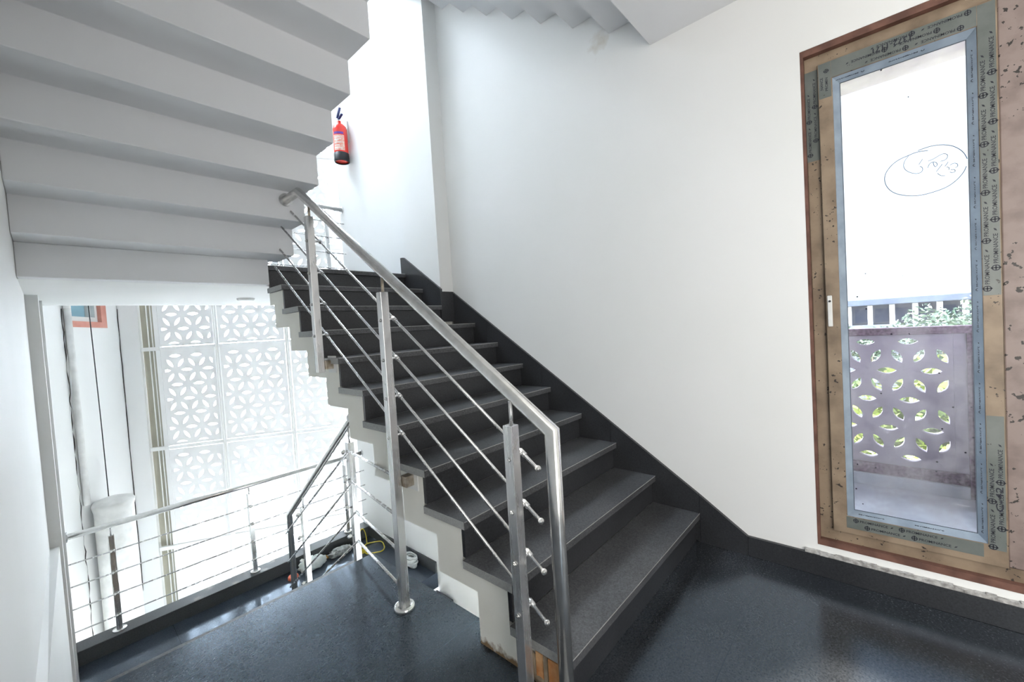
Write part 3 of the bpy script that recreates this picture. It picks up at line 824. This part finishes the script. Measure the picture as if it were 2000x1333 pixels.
STROKES = [[(-0.943, 1.958), (-0.967, 1.963), (-0.991, 1.964), (-1.016, 1.959), (-1.04, 1.948), (-1.059, 1.931), (-1.075, 1.908), (-1.084, 1.88)], [(-1.081, 1.851), (-1.074, 1.83), (-1.054, 1.803), (-1.026, 1.782), (-0.991, 1.773), (-0.953, 1.768), (-0.918, 1.773), (-0.882, 1.788), (-0.86, 1.805), (-0.844, 1.829), (-0.836, 1.856), (-0.837, 1.884), (-0.847, 1.906), (-0.866, 1.928), (-0.889, 1.941), (-0.914, 1.947), (-0.939, 1.954), (-0.974, 1.949)], [(-0.914, 1.945), (-0.901, 1.927), (-0.897, 1.906), (-0.904, 1.887), (-0.92, 1.871), (-0.937, 1.863), (-0.951, 1.863), (-0.957, 1.874), (-0.955, 1.885), (-0.948, 1.891)], [(-0.957, 1.919), (-0.945, 1.899)], [(-0.973, 1.905), (-0.99, 1.909), (-1.007, 1.919), (-1.02, 1.922), (-1.031, 1.913), (-1.028, 1.899), (-1.02, 1.893), (-1.008, 1.893)], [(-0.971, 1.877), (-0.976, 1.892), (-0.986, 1.898), (-0.998, 1.892), (-1.0, 1.88), (-0.994, 1.874), (-0.989, 1.883), (-0.988, 1.895)], [(-1.014, 1.88), (-0.996, 1.854)], [(-1.031, 1.884), (-1.024, 1.872), (-1.021, 1.869)], [(-1.026, 1.865), (-1.034, 1.86), (-1.032, 1.851)], [(-1.036, 1.869), (-1.046, 1.875), (-1.057, 1.869), (-1.058, 1.857), (-1.05, 1.855)], [(-1.037, 1.85), (-1.048, 1.849), (-1.051, 1.839), (-1.042, 1.836), (-1.035, 1.841)], [(-0.999, 1.847), (-1.009, 1.833), (-1.022, 1.831)]]
def smooth_path(P, it=2):
    for _ in range(it):
        Q = [P[0]]
        for a, b in zip(P, P[1:]): Q += [tuple(0.75 * x + 0.25 * y for x, y in zip(a, b)), tuple(0.25 * x + 0.75 * y for x, y in zip(a, b))]
        P = Q + [P[-1]]
    return P
wr = MB()
for i, s in enumerate(STROKES):
    Q = smooth_path(s)
    wr.tube([(0.0440, a, b) for a, b in Q], 0.0014 if i < 2 else 0.0011, 6)
wr.build('marker_writing', mat('blue_grey_marker', (0.04, 0.08, 0.16), 0.6), wn_)['label'] = 'oval and scribbled words in thin blue marker on the glass'

# printed film strips
def film(name, quad, rows, x, label=None, mats=None):
    """quad: (y0,y1,z0,z1); rows: list of (axis, start, stop, cross, size, phase, dirn)"""
    mb = MB(); y0, y1, z0, z1 = quad
    mb.box(x - 0.0006, x - 0.0001, y0, y1, z0, z1)
    nx = x - 0.0009
    for axis, a, b, cross, hh, phase, dr in rows:
        pitch = hh * 15.0; L = pitch
        if axis == 'z': U = Vector((0, 0, dr)); V = Vector((0, dr, 0))
        else: U = Vector((0, dr, 0)); V = Vector((0, 0, -dr))
        lo, hi = min(a, b), max(a, b)
        s = phase
        while s + pitch * 0.93 < (hi - lo):
            p0 = (lo + s) if dr > 0 else (hi - s)
            c = Vector((nx, cross, p0)) if axis == 'z' else Vector((nx, p0, cross))
            put_ring(mb, c + U * hh * 0.9, U, V, hh * 0.95, hh * 0.68)
            put_text(mb, 'PROMINANCE', c + U * hh * 2.3 - V * hh * 0.5, U, V, hh, hh * 9.2)
            put_leafmark(mb, c + U * hh * 12.8, U, V, hh * 0.6)
            s += pitch
    return mb, mb
def add_film(quad, rows, x, label=None):
    mb, _ = film('f', quad, rows, x)
    o = mb.build('protective_film', [FILM, INK], wn_, merge=False)
    if label: o['label'] = label
    return o
SX = 0.012
add_film((-1.161, -1.1145, 1.325, 2.447), [('z', 1.33, 2.445, -1.1255, 0.0125, 0.01, 1), ('z', 1.33, 2.445, -1.149, 0.0125, 0.09, 1)], SX)
add_film((-1.161, -1.1145, 0.30, 0.845), [('z', 0.30, 0.845, -1.1255, 0.0125, -0.0, 1), ('z', 0.30, 0.845, -1.149, 0.0125, 0.08, 1)], SX)
add_film((-1.113, -0.665, 2.3735, 2.4485), [('y', -1.10, -0.67, 2.434, 0.0105, 0.0, 1), ('y', -1.10, -0.67, 2.410, 0.0105, 0.085, 1), ('y', -1.10, -0.67, 2.386, 0.0105, 0.02, 1)], SX)
mb, _ = film('f', (-0.664, -0.618, 2.29, 2.4485), [], SX)
put_text(mb, 'PROMIN', (SX - 0.0009, -0.652, 2.32), (0, 0, 1), (0, 1, 0), 0.010, 0.06); put_text(mb, 'NANCE', (SX - 0.0009, -0.634, 2.33), (0, 0, 1), (0, 1, 0), 0.010, 0.055)
put_ring(mb, (SX - 0.0009, -0.647, 2.41), (0, 0, 1), (0, 1, 0), 0.009, 0.0065)
mb.build('protective_film', [FILM, INK], wn_, merge=False)
mb, _ = film('f', (-1.10, -0.665, 0.262, 0.3165), [('y', -1.10, -0.67, 0.303, 0.0105, 0.02, -1), ('y', -1.10, -0.67, 0.278, 0.0105, 0.06, -1)], SX)
# text along the bottom reads left to right seen from the room
mb.build('protective_film', [FILM, INK], wn_, merge=False)
add_film((-0.6135, -0.5635, 2.02, 2.44), [('z', 2.03, 2.44, -0.576, 0.0105, 0.01, 1), ('z', 2.03, 2.44, -0.599, 0.0105, 0.075, 1)], 0.03, 'torn strip of printed film at the top left of the frame')
# hand scribbles on the film, and dark scuffs on the mullion
sc = MB()
put_text(sc, '1372-1171', (SX - 0.0014, -0.93, 2.431), (0, 1, 0), (0, 0, -1), 0.02, 0.12, 0)
put_text(sc, 'C-42', (SX - 0.0014, -1.155, 0.46), (0, 0, 1), (0, 1, 0), 0.02, 0.1, 0)
sc.build('marker_writing', INK, wn_, merge=False)
# latch on the closing stile
ha = MB(); ha.box(0.004, 0.0118, -0.640, -0.622, 1.225, 1.372); ha.build('handle', DIRTYWHITE, wn_, bevel=0.003)['label'] = 'small pale latch on the sash edge'
kn = MB(); kn.tube([(0.0, -0.631, 1.345), (0.0045, -0.631, 1.345)], 0.005, 10); kn.build('latch_screw', BLACK, wn_)

# ================================================================== balcony and what lies beyond the window
o = MB().box(0.2, 1.3, -1.5, 1.2, -0.05, 0.1).build('floor', BALF); struct(o, 'grey tiled balcony floor outside the window')
o = MB().box(0.2, 1.32, -1.42, -1.242, 0.1, 2.82).build('wall_outside', BALC); struct(o, 'balcony side wall')
o = MB().box(0.2, 1.32, 0.85, 1.0, 0.1, 2.82).build('wall_outside', BALC); struct(o, 'unseen end wall added to shade the balcony')  # added out of view to cut the light reaching the balcony
o = MB().box(0.2, 1.42, -1.5, 1.2, 2.82, 2.95).build('ceiling', BALC); struct(o, 'underside of the balcony above')
bp = thing('balcony_parapet', (1.22, -0.3, 0.1), 'mauve balcony parapet with petal piercings and maroon granite borders', 'parapet')
V, F = lattice(1.84, 0.86, 0.207, 0.05, ox=0.097, oy=0.055 + 0.0, border=0.02, Lf=0.48, Wf=0.20, row=0.92)
# local u runs toward -y is not needed: place u along +y from the right-hand column
pm = MB(); pm.add([(1.20 + n, -1.19 + 0.055 + u, 0.25 + v) for u, v, n in V], F)
pm.build('pierced_panel', BALC, bp)
MB().box(1.185, 1.27, -1.241, 0.8, 1.111, 1.158).build('coping', MAROON, bp, bevel=0.003)
MB().box(1.185, 1.27, -1.241, -1.191, 0.101, 1.110).build('side_column', MAROON, bp, bevel=0.003)
MB().box(1.20, 1.25, -1.1905, -1.136, 0.25, 1.110).build('plain_strip', BALC, bp)
MB().box(1.185, 1.27, -1.19, 0.8, 0.178, 0.249).build('bottom_kerb', MAROON, bp, bevel=0.003)
MB().box(1.165, 1.27, -1.19, 0.8, 0.101, 0.177).build('plinth', BALF, bp)
o = MB().box(1.6, 140, -120, 14.0, -7.0, -6.8).build('ground', GRASS); struct(o, 'dry grassy ground beyond the balcony')

o = MB().box(-60, 1.59, -60, 80, -7.0, -6.8).build('ground', PALE); struct(o, 'pale paving below the facade')
o = MB().box(1.6, 80, 14.01, 80, -7.0, -6.8).build('ground', PALE); struct(o, 'pale paving beyond the facade')

def tree(x, y, zt, r, label, leafm, n=5200, seed=1):
    random.seed(seed)
    t = thing('tree', (x, y, -6.8), label, 'tree', 'trees beyond the balcony')
    tr = MB(); hh = zt + 6.8
    tr.tube([(x, y, -6.8), (x + 0.1, y, -6.8 + hh * 0.35), (x - 0.1, y + 0.15, -6.8 + hh * 0.75)], [0.22, 0.16, 0.06], 8)
    for k in range(6):
        a = k * 1.05; tr.tube([(x, y, -6.8 + hh * 0.42), (x + math.cos(a) * r * 0.3, y + math.sin(a) * r * 0.3, -6.8 + hh * 0.6), (x + math.cos(a) * r * 0.7, y + math.sin(a) * r * 0.7, -6.8 + hh * 0.75)], [0.09, 0.06, 0.02], 6)
    tr.build('trunk', BARK, t)
    cr = MB(); cl = [(Vector((random.gauss(0, 1), random.gauss(0, 1), random.gauss(0, 1))).normalized() * r * random.uniform(0.3, 0.8), r * random.uniform(0.3, 0.5)) for _ in range(22)]
    cz = zt - r * 0.95
    vs = []; fs = []
    for i in range(n):
        c, rr = random.choice(cl)
        d = Vector((random.gauss(0, 1), random.gauss(0, 1), random.gauss(0, 1))).normalized() * rr * random.random() ** 0.3
        p = Vector((x, y, cz)) + Vector((c.x, c.y, c.z * 0.95)) + d
        u = Vector((random.gauss(0, 1), random.gauss(0, 1), random.gauss(0, 0.6))).normalized(); w = u.cross(Vector((random.gauss(0, 1), random.gauss(0, 1), random.gauss(0, 1)))).normalized()
        L = random.uniform(0.06, 0.12) * (1 + r * 0.12)
        o = len(vs); vs += [p - u * L, p + w * L * 0.42, p + u * L, p - w * L * 0.42]; fs.append((o, o + 1, o + 2, o + 3))
    cr.add(vs, fs); cr.build('crown', leafm, t, merge=False)
    return t
tree(7.0, -1.5, 0.55, 1.7, 'yellow green tree just behind the balcony parapet, right of centre', LEAF, 6500, 2)
tree(8.4, 2.3, 0.35, 2.1, 'yellow green tree behind the parapet at the left', LEAF, 6500, 3)
tree(10.5, -5.6, -0.1, 2.2, 'low green tree behind the parapet at the far right', LEAF2, 6000, 4)
tree(25.0, 1.6, 1.1, 1.8, 'dusty tree rising at the left end of the distant building', LEAF2, 5000, 5)
tree(27.0, -3.0, 1.5, 2.6, 'dusty tree covering the middle of the distant building', LEAF2, 5200, 6)
tree(33.0, -0.4, 0.25, 1.5, 'small tree at the foot of the distant columns', LEAF2, 3000, 7)
tree(15.0, 1.6, -1.4, 2.3, 'green crown low behind the parapet, seen through the piercings', LEAF, 4000, 8)
tree(17.5, -3.2, -1.3, 2.4, 'light crown low behind the parapet, seen through the piercings', LEAF, 4000, 9)

bl = thing('building', (38, -3, -6.8), 'distant pale building with grey flat roof and white columns', 'building')
MB().box(36, 46, -14, 8, 1.28, 1.72).build('roof', GREYROOF, bl, bevel=0.05)
MB().box(39, 45.5, -13.5, 7.5, -6.8, 1.28).build('wall', PALEB, bl)
MB().box(36.2, 39, -13.8, 7.8, -0.35, -0.1).build('terrace_slab', PALEB, bl)
MB().box(36.2, 38.9, -13.8, 7.8, -6.8, -0.36).build('lower_wall', PALEB, bl)
for i in range(11):
    y = 6.6 - i * 1.15
    MB().box(36.3, 36.6, y - 0.14, y + 0.14, -0.099, 1.279).build('column', COLUMNW, bl)
    MB().box(38.95, 38.999, y - 0.98, y - 0.24, 0.0, 1.0).build('window', DARKOPEN, bl)

# ================================================================== facade shaft behind the half landings
J0 = Vector((0, 4.6, 0)); JD = Vector((-0.866, 0.5, 0)); JN = Vector((0.5, 0.866, 0))   # JN points outward
def J(t, z, n=0.0): return J0 + JD * t + JN * n + Vector((0, 0, z))
fr = thing('pierced_facade', tuple(J(0.9, -2.3)), 'bright pale facade screen of petal-pierced panels behind the landings', 'facade screen')
cols = [(1.845, 1.30, 'left'), (1.245, 0.535, 'middle'), (0.475, -0.215, 'right')]
rows_ = [(4.88, 6.02, 'topmost'), (3.70, 4.85, 'uppermost'), (2.52, 3.66, 'second'), (1.34, 2.48, 'third'), (0.16, 1.29, 'fourth'), (-1.03, 0.11, 'fifth'), (-2.2, -1.07, 'lowest')]
for c0, c1, cn in cols:
    w = c0 - c1; hh_ = 1.14
    V, F = lattice(w, hh_, 0.215, 0.045, ox=0.03, oy=0.03, border=0.03, Lf=0.52, Wf=0.16, row=0.80)
    first = None
    for z0, z1, rn in rows_:
        base = J(c0, z0)
        if first is None:
            mb = MB(); mb.add([base - JD * u + JN * n + Vector((0, 0, v)) for u, v, n in V], F)
            o = mb.build('panel', JAALI, fr)
            o.data.transform(Matrix.Translation(Vector(fr.location) - base)); o.location = base - Vector(fr.location)
            first = o
        else:
            o = first.copy(); COL.objects.link(o); o.parent = fr; o.location = base - Vector(fr.location)
for t in (1.272, 0.505, -0.24, 1.862):
    MB().obox(J(t, 1.35, 0.02), JD, JN, (0, 0, 1), 0.021, 0.03, 4.7).build('mullion', JAALI, fr)
    if 0 < t < 1.5: MB().obox(J(t, 1.35, -0.03), JD, JN, (0, 0, 1), 0.007, 0.018, 3.6).build('mullion_rib', WHITE, fr)
for z in (3.68, 2.50, 1.315, 0.135, -1.05):
    MB().obox(J(0.81, z, 0.012), JD, JN, (0, 0, 1), 1.03, 0.02, 0.018).build('transom', JAALI, fr)
# pilaster and beige recess at the left of the screen
o = MB().obox(J(2.14, 1.5, 0.03), JD, JN, (0, 0, 1), 0.11, 0.03, 5.0).build('wall_shaft', SHAFT); struct(o, 'narrow white pier at the left of the screen')
o = MB().obox(J(1.955, 1.5, 0.075), JD, JN, (0, 0, 1), 0.10, 0.01, 5.0).build('wall_shaft', BEIGE_SHAFT); struct(o, 'beige recess beside the screen')
for i, t in enumerate((1.952, 1.915)):
    mb = MB(); mb.tube([J(t, -3.4, 0.02), J(t, 5.5, 0.02)], 0.006, 8)
    tag(mb.build('conduit', WHITE), 'thin white vertical conduit in the beige recess, %s of the pair' % ('left' if i == 0 else 'right'), 'pipe', 'thin conduits in the recess')
for i, z in enumerate((2.5, 1.317, 0.141, -1.05)):
    mb = MB(); mb.obox(J(1.93, z, -0.005), JD, JN, (0, 0, 1), 0.085, 0.015, 0.022)
    mb.build('bracket', WHITE, fr)
# outer walls of the shaft
Q = Vector((-1.92, 5.709, 0)); WD = Vector((0.5, 0.866, 0)); WNn = Vector((-0.866, 0.5, 0))   # WNn: away from the stairs
def Wp(s, z, n=0.0): return Q + WD * s + WNn * n + Vector((0, 0, z))
sw = MB()
sw.obox((Wp(-0.05, 0, 0.1)) + Vector((0, 0, 1.2)) - WD * 0.0, WD, WNn, (0, 0, 1), 0.0, 0, 0) if False else None
def wallseg(s0, s1, z0, z1): sw.obox(Wp((s0 + s1) / 2, (z0 + z1) / 2, 0.1), WD, WNn, (0, 0, 1), (s1 - s0) / 2, 0.1, (z1 - z0) / 2)
wallseg(-1.112, -0.86, -3.5, 6.2); wallseg(-0.21, 0.3, -3.5, 6.2); wallseg(-0.86, -0.21, -3.5, 1.58); wallseg(-0.86, -0.21, 2.5, 6.2)
struct(sw.build('wall_shaft', SHAFT), 'bright white outer wall of the light shaft')
w2 = bpy.data.objects.new('window_2', None); COL.objects.link(w2); w2.location = Wp(-0.53, 1.6); struct(w2, 'small window with salmon pink reveal in the shaft wall')
mb = MB()
for s0, s1, z0, z1 in ((-0.86, -0.83, 1.58, 2.5), (-0.30, -0.21, 1.58, 2.5), (-0.83, -0.30, 1.58, 1.64), (-0.83, -0.30, 2.45, 2.5)):
    mb.obox(Wp((s0 + s1) / 2, (z0 + z1) / 2, 0.09), WD, WNn, (0, 0, 1), (s1 - s0) / 2, 0.095, (z1 - z0) / 2)
mb.build('reveal', PINK, w2)
mb = MB()
for s0, s1, z0, z1 in ((-0.829, -0.80, 1.641, 2.449), (-0.34, -0.301, 1.641, 2.449), (-0.80, -0.34, 1.641, 1.69), (-0.80, -0.34, 2.40, 2.449), (-0.43, -0.41, 1.69, 2.40)):
    mb.obox(Wp((s0 + s1) / 2, (z0 + z1) / 2, 0.06), WD, WNn, (0, 0, 1), (s1 - s0) / 2, 0.03, (z1 - z0) / 2)
mb.build('window_frame', WHITE, w2)
mb = MB(); mb.obox(Wp(-0.57, 2.045, 0.07), WD, WNn, (0, 0, 1), 0.229, 0.004, 0.354); mb.build('glass', PANE2, w2)
o = MB().prism([(-2.475, 4.08), (0.22, 4.08), (0.22, 4.45), (-1.92, 5.68), (-2.475, 4.72)], 'z', -2.6, -2.5).build('floor', BALF); struct(o, 'unseen grey floor added to bounce light up the shaft')  # added out of sight as a bounce surface for the screen
o = MB().obox(Vector((0.33, 4.35, 1.35)), (1, 0, 0), (0, 1, 0), (0, 0, 1), 0.04, 0.35, 4.85).build('wall_return', SHAFT); struct(o)
# pipes, cracks and cable in the shaft corner
mb = MB(); mb.tube([Wp(-0.86, 1.75, -0.03), Wp(-0.845, -0.15, -0.03)], 0.026, 14); mb.tube([Wp(-0.86, 5.5, -0.03), Wp(-0.86, 1.75, -0.03)], 0.026, 14)
tag(mb.build('drain_pipe', DIRTYWHITE), 'thin white pipe running down the far left shaft corner', 'pipe')
mb = MB(); mb.lathe([(0.0, 0.02), (0.07, 0.025), (0.15, 0.0), (0.165, -0.03), (0.15, -0.1), (0.148, -3.2), (0, -3.2)], tuple(Wp(-0.72, -0.17, -0.17)), 24)
tag(mb.build('boxed_column', DIRTYWHITE), 'fat round white pipe below the thin pipe, behind the lower railing', 'pipe')
random.seed(8)
def crackline(P0f, z0, z1, r, lab, n=40, gaps=0.15, jit=0.006):
    mb = MB(); dz = (z1 - z0) / n; prev = P0f(z0) 
    P = [prev]; R = [r * 0.5]
    for i in range(n):
        P.append(P0f(z0 + dz * (i + 1)) + Vector((random.uniform(-jit, jit), 0, 0)))
        R.append(r * (random.uniform(0.12, 0.3) if random.random() < gaps else random.uniform(0.7, 1.5)))
    mb.tube(P, R, 5)
    return mb
mb = crackline(lambda z: Wp(-0.89, z, -0.004), -1.9, 1.75, 0.004, '', 50, 0.35)
tag(mb.build('wall_crack', CRACK), 'dark broken crack beside the thin corner pipe', 'crack')
mb = crackline(lambda z: Wp(-0.005, z, -0.006), -1.5, 1.8, 0.0032, '', 30, 0.0, 0.002)
tag(mb.build('wall_crack', CRACK), 'long thin dark crack along the white pier left of the screen', 'crack')
mb = MB(); mb.tube([Wp(-0.60, 2.6, -0.05), Wp(-0.58, 0.6, -0.06), Wp(-0.55, -0.6, -0.05), Wp(-0.53, -2.4, -0.05)], 0.0045, 8)
tag(mb.build('hanging_cable', CABLE), 'thin black cable hanging down the white shaft wall', 'cable')

# ================================================================== ceiling light and fire extinguisher
lt = thing('ceiling_light', (-1.225, 3.56, UND), 'small round white light under the half landing', 'light')
MB().lathe([(0.0, -0.022), (0.062, -0.022), (0.07, -0.012), (0.072, -0.0005)], (-1.225, 3.56, UND), 28).build('housing', DIRTYWHITE, lt)
MB().lathe([(0.0, -0.026), (0.05, -0.0245), (0.055, -0.0225)], (-1.225, 3.56, UND), 28).build('diffuser', WHITE, lt)

EX = (-0.095, 3.745)
ex = thing('fire_extinguisher', (EX[0], EX[1], 3.33), 'red fire extinguisher hanging on the white wall above the upper landing', 'fire extinguisher')
R0 = 0.078
MB().lathe([(0.0, 0.02), (0.05, 0.012), (R0 - 0.008, 0.0), (R0, 0.012), (R0, 0.34), (R0 * 0.9, 0.385), (R0 * 0.6, 0.41), (0.022, 0.425), (0.022, 0.45), (0, 0.45)], (EX[0], EX[1], 3.33), 28).build('cylinder', RED, ex)
MB().lathe([(R0 - 0.006, -0.012), (R0 + 0.003, -0.01), (R0 + 0.004, 0.0), (R0 + 0.004, 0.082), (R0, 0.084)], (EX[0], EX[1], 3.33), 28).build('base_band', BLACK, ex)
lb = MB()
def arc_patch(mb, a0, a1, z0, z1, r, mi, n=10):
    vs = []
    for k in range(n + 1):
        a = a0 + (a1 - a0) * k / n
        vs += [(EX[0] + r * math.cos(a), EX[1] + r * math.sin(a), 3.33 + z) for z in (z0, z1)]
    mb.add(vs, [(2 * k, 2 * k + 2, 2 * k + 3, 2 * k + 1) for k in range(n)], mi, True)
arc_patch(lb, math.radians(185), math.radians(275), 0.10, 0.27, R0 + 0.0008, 0)
arc_patch(lb, math.radians(190), math.radians(270), 0.28, 0.305, R0 + 0.0010, 1)
for i, wd in enumerate((0.8, 0.55, 0.75, 0.5, 0.7)):
    arc_patch(lb, math.radians(190), math.radians(190 + 80 * wd), 0.12 + i * 0.03, 0.128 + i * 0.03, R0 + 0.0016, 2, 6)
lb.build('label_print', [LABELW, PURPLE, WHITE], ex, merge=False)['label'] = 'pale printed label with a purple heading'
vv = MB(); vv.tube([(EX[0], EX[1], 3.775), (EX[0], EX[1], 3.815)], 0.016, 12); vv.build('valve', STEEL, ex)
hd = MB()
hd.obox((EX[0] - 0.01, EX[1] - 0.02, 3.865), (0.2, -0.3, 1), (0, 1, 0.3), (1, 0, 0), 0.06, 0.008, 0.012)
hd.obox((EX[0] - 0.005, EX[1] - 0.045, 3.815), (0, -1, 0.35), (0, 0.35, 1), (1, 0, 0), 0.045, 0.006, 0.012)
hd.build('handle', NAVY, ex)
MB().box(-0.02, -0.001, EX[1] - 0.03, EX[1] + 0.03, 3.56, 3.80).build('wall_bracket', STEEL, ex)

# ================================================================== litter on the lower half landing
ZB = ZL + 0.001
random.seed(21)
def crumple(c, s, n=22, amp=0.25, mi=0):
    mb = MB(); lump(mb, c, s, n, mi, amp)
    mb.v = [(x, y, max(z, ZB)) for x, y, z in mb.v]
    return mb
tag(crumple((-0.745, 3.77, ZL + 0.05), (0.14, 0.08, 0.07), 26, 0.13).build('plastic_bag', PLASTIC), 'crumpled translucent white plastic bag against the kerb', 'bag')
mb = MB(); mb.lathe([(0, 0.03), (0.045, 0.03), (0.05, 0.02), (0.052, 0.0), (0, 0)], (-0.955, 3.74, ZB), 24)
tag(mb.build('lid', REDLID), 'round orange red lid lying beside the plastic bag', 'lid')
mb = crumple((-0.572, 3.82, ZL + 0.02), (0.02, 0.02, 0.018), 12, 0.2)
tag(mb.build('tape_scrap', ORANGE), 'orange scrap of tape between the plastic bag and the grey bundle', 'scrap')
mb = crumple((-0.44, 3.79, ZL + 0.035), (0.13, 0.06, 0.045), 22, 0.2)
for k in range(5):
    a = k * 1.3; P = [(-0.46 + 0.08 * math.cos(a + t) + 0.01 * t, 3.77 + 0.045 * math.sin(a + t), ZL + 0.05 + 0.025 * math.sin(t * 2 + k)) for t in [i * 0.4 for i in range(16)]]
    mb.tube(P, 0.006, 6, 0)
tag(mb.build('wrapped_bundle', GREYBAG), 'grey and white bundle wrapped in polythene by the kerb', 'bundle')
# yellow wire coil
mb = MB()
P = []
for i in range(60):
    t = i / 59 * 2 * PI * 2
    P.append((-0.14 + 0.115 * math.cos(t) + 0.012 * math.sin(3 * t), 3.58 + 0.14 * math.sin(t), ZL + 0.012 + 0.004 * math.sin(5 * t)))
mb.tube(P, 0.006, 6)
P = []
for i in range(40):
    t = i / 39 * PI * 1.15 - 0.2
    P.append((-0.20 + 0.055 * math.cos(t), 3.72 + 0.05 * (1 - math.sin(t)) * 0.3, ZL + 0.01 + 0.20 * max(0, math.sin(t))))
mb.tube(P, 0.006, 6)
for k in range(9):
    random.seed(50 + k); P = []
    a0 = random.uniform(0, 6)
    for i in range(18):
        t = a0 + i * 0.42
        P.append((-0.26 + (0.03 + 0.02 * random.random()) * math.cos(t), 3.62 + (0.05 + 0.02 * random.random()) * math.sin(t), ZL + 0.008 + 0.006 * k * 0.8 + 0.004 * random.random()))
    mb.tube(smooth_path(P, 1), 0.0045, 6)
tag(mb.build('wire_coil', YELLOW), 'tangled coil of thin yellow wire in the landing corner', 'wire')
mb = MB()
for k in range(12):
    random.seed(90 + k); P = []
    a0 = random.uniform(0, 6); rx = random.uniform(0.03, 0.065); ry = random.uniform(0.04, 0.09)
    for i in range(18):
        t = a0 + i * 0.42
        P.append((-0.09 + rx * math.cos(t), 2.92 + ry * math.sin(t), ZL + 0.01 + 0.009 * k + 0.006 * random.random()))
    mb.tube(smooth_path(P, 1), 0.009, 6)
tag(mb.build('string_tangle', ROPE), 'white tangle of string on the lower landing by the wall skirting', 'string')
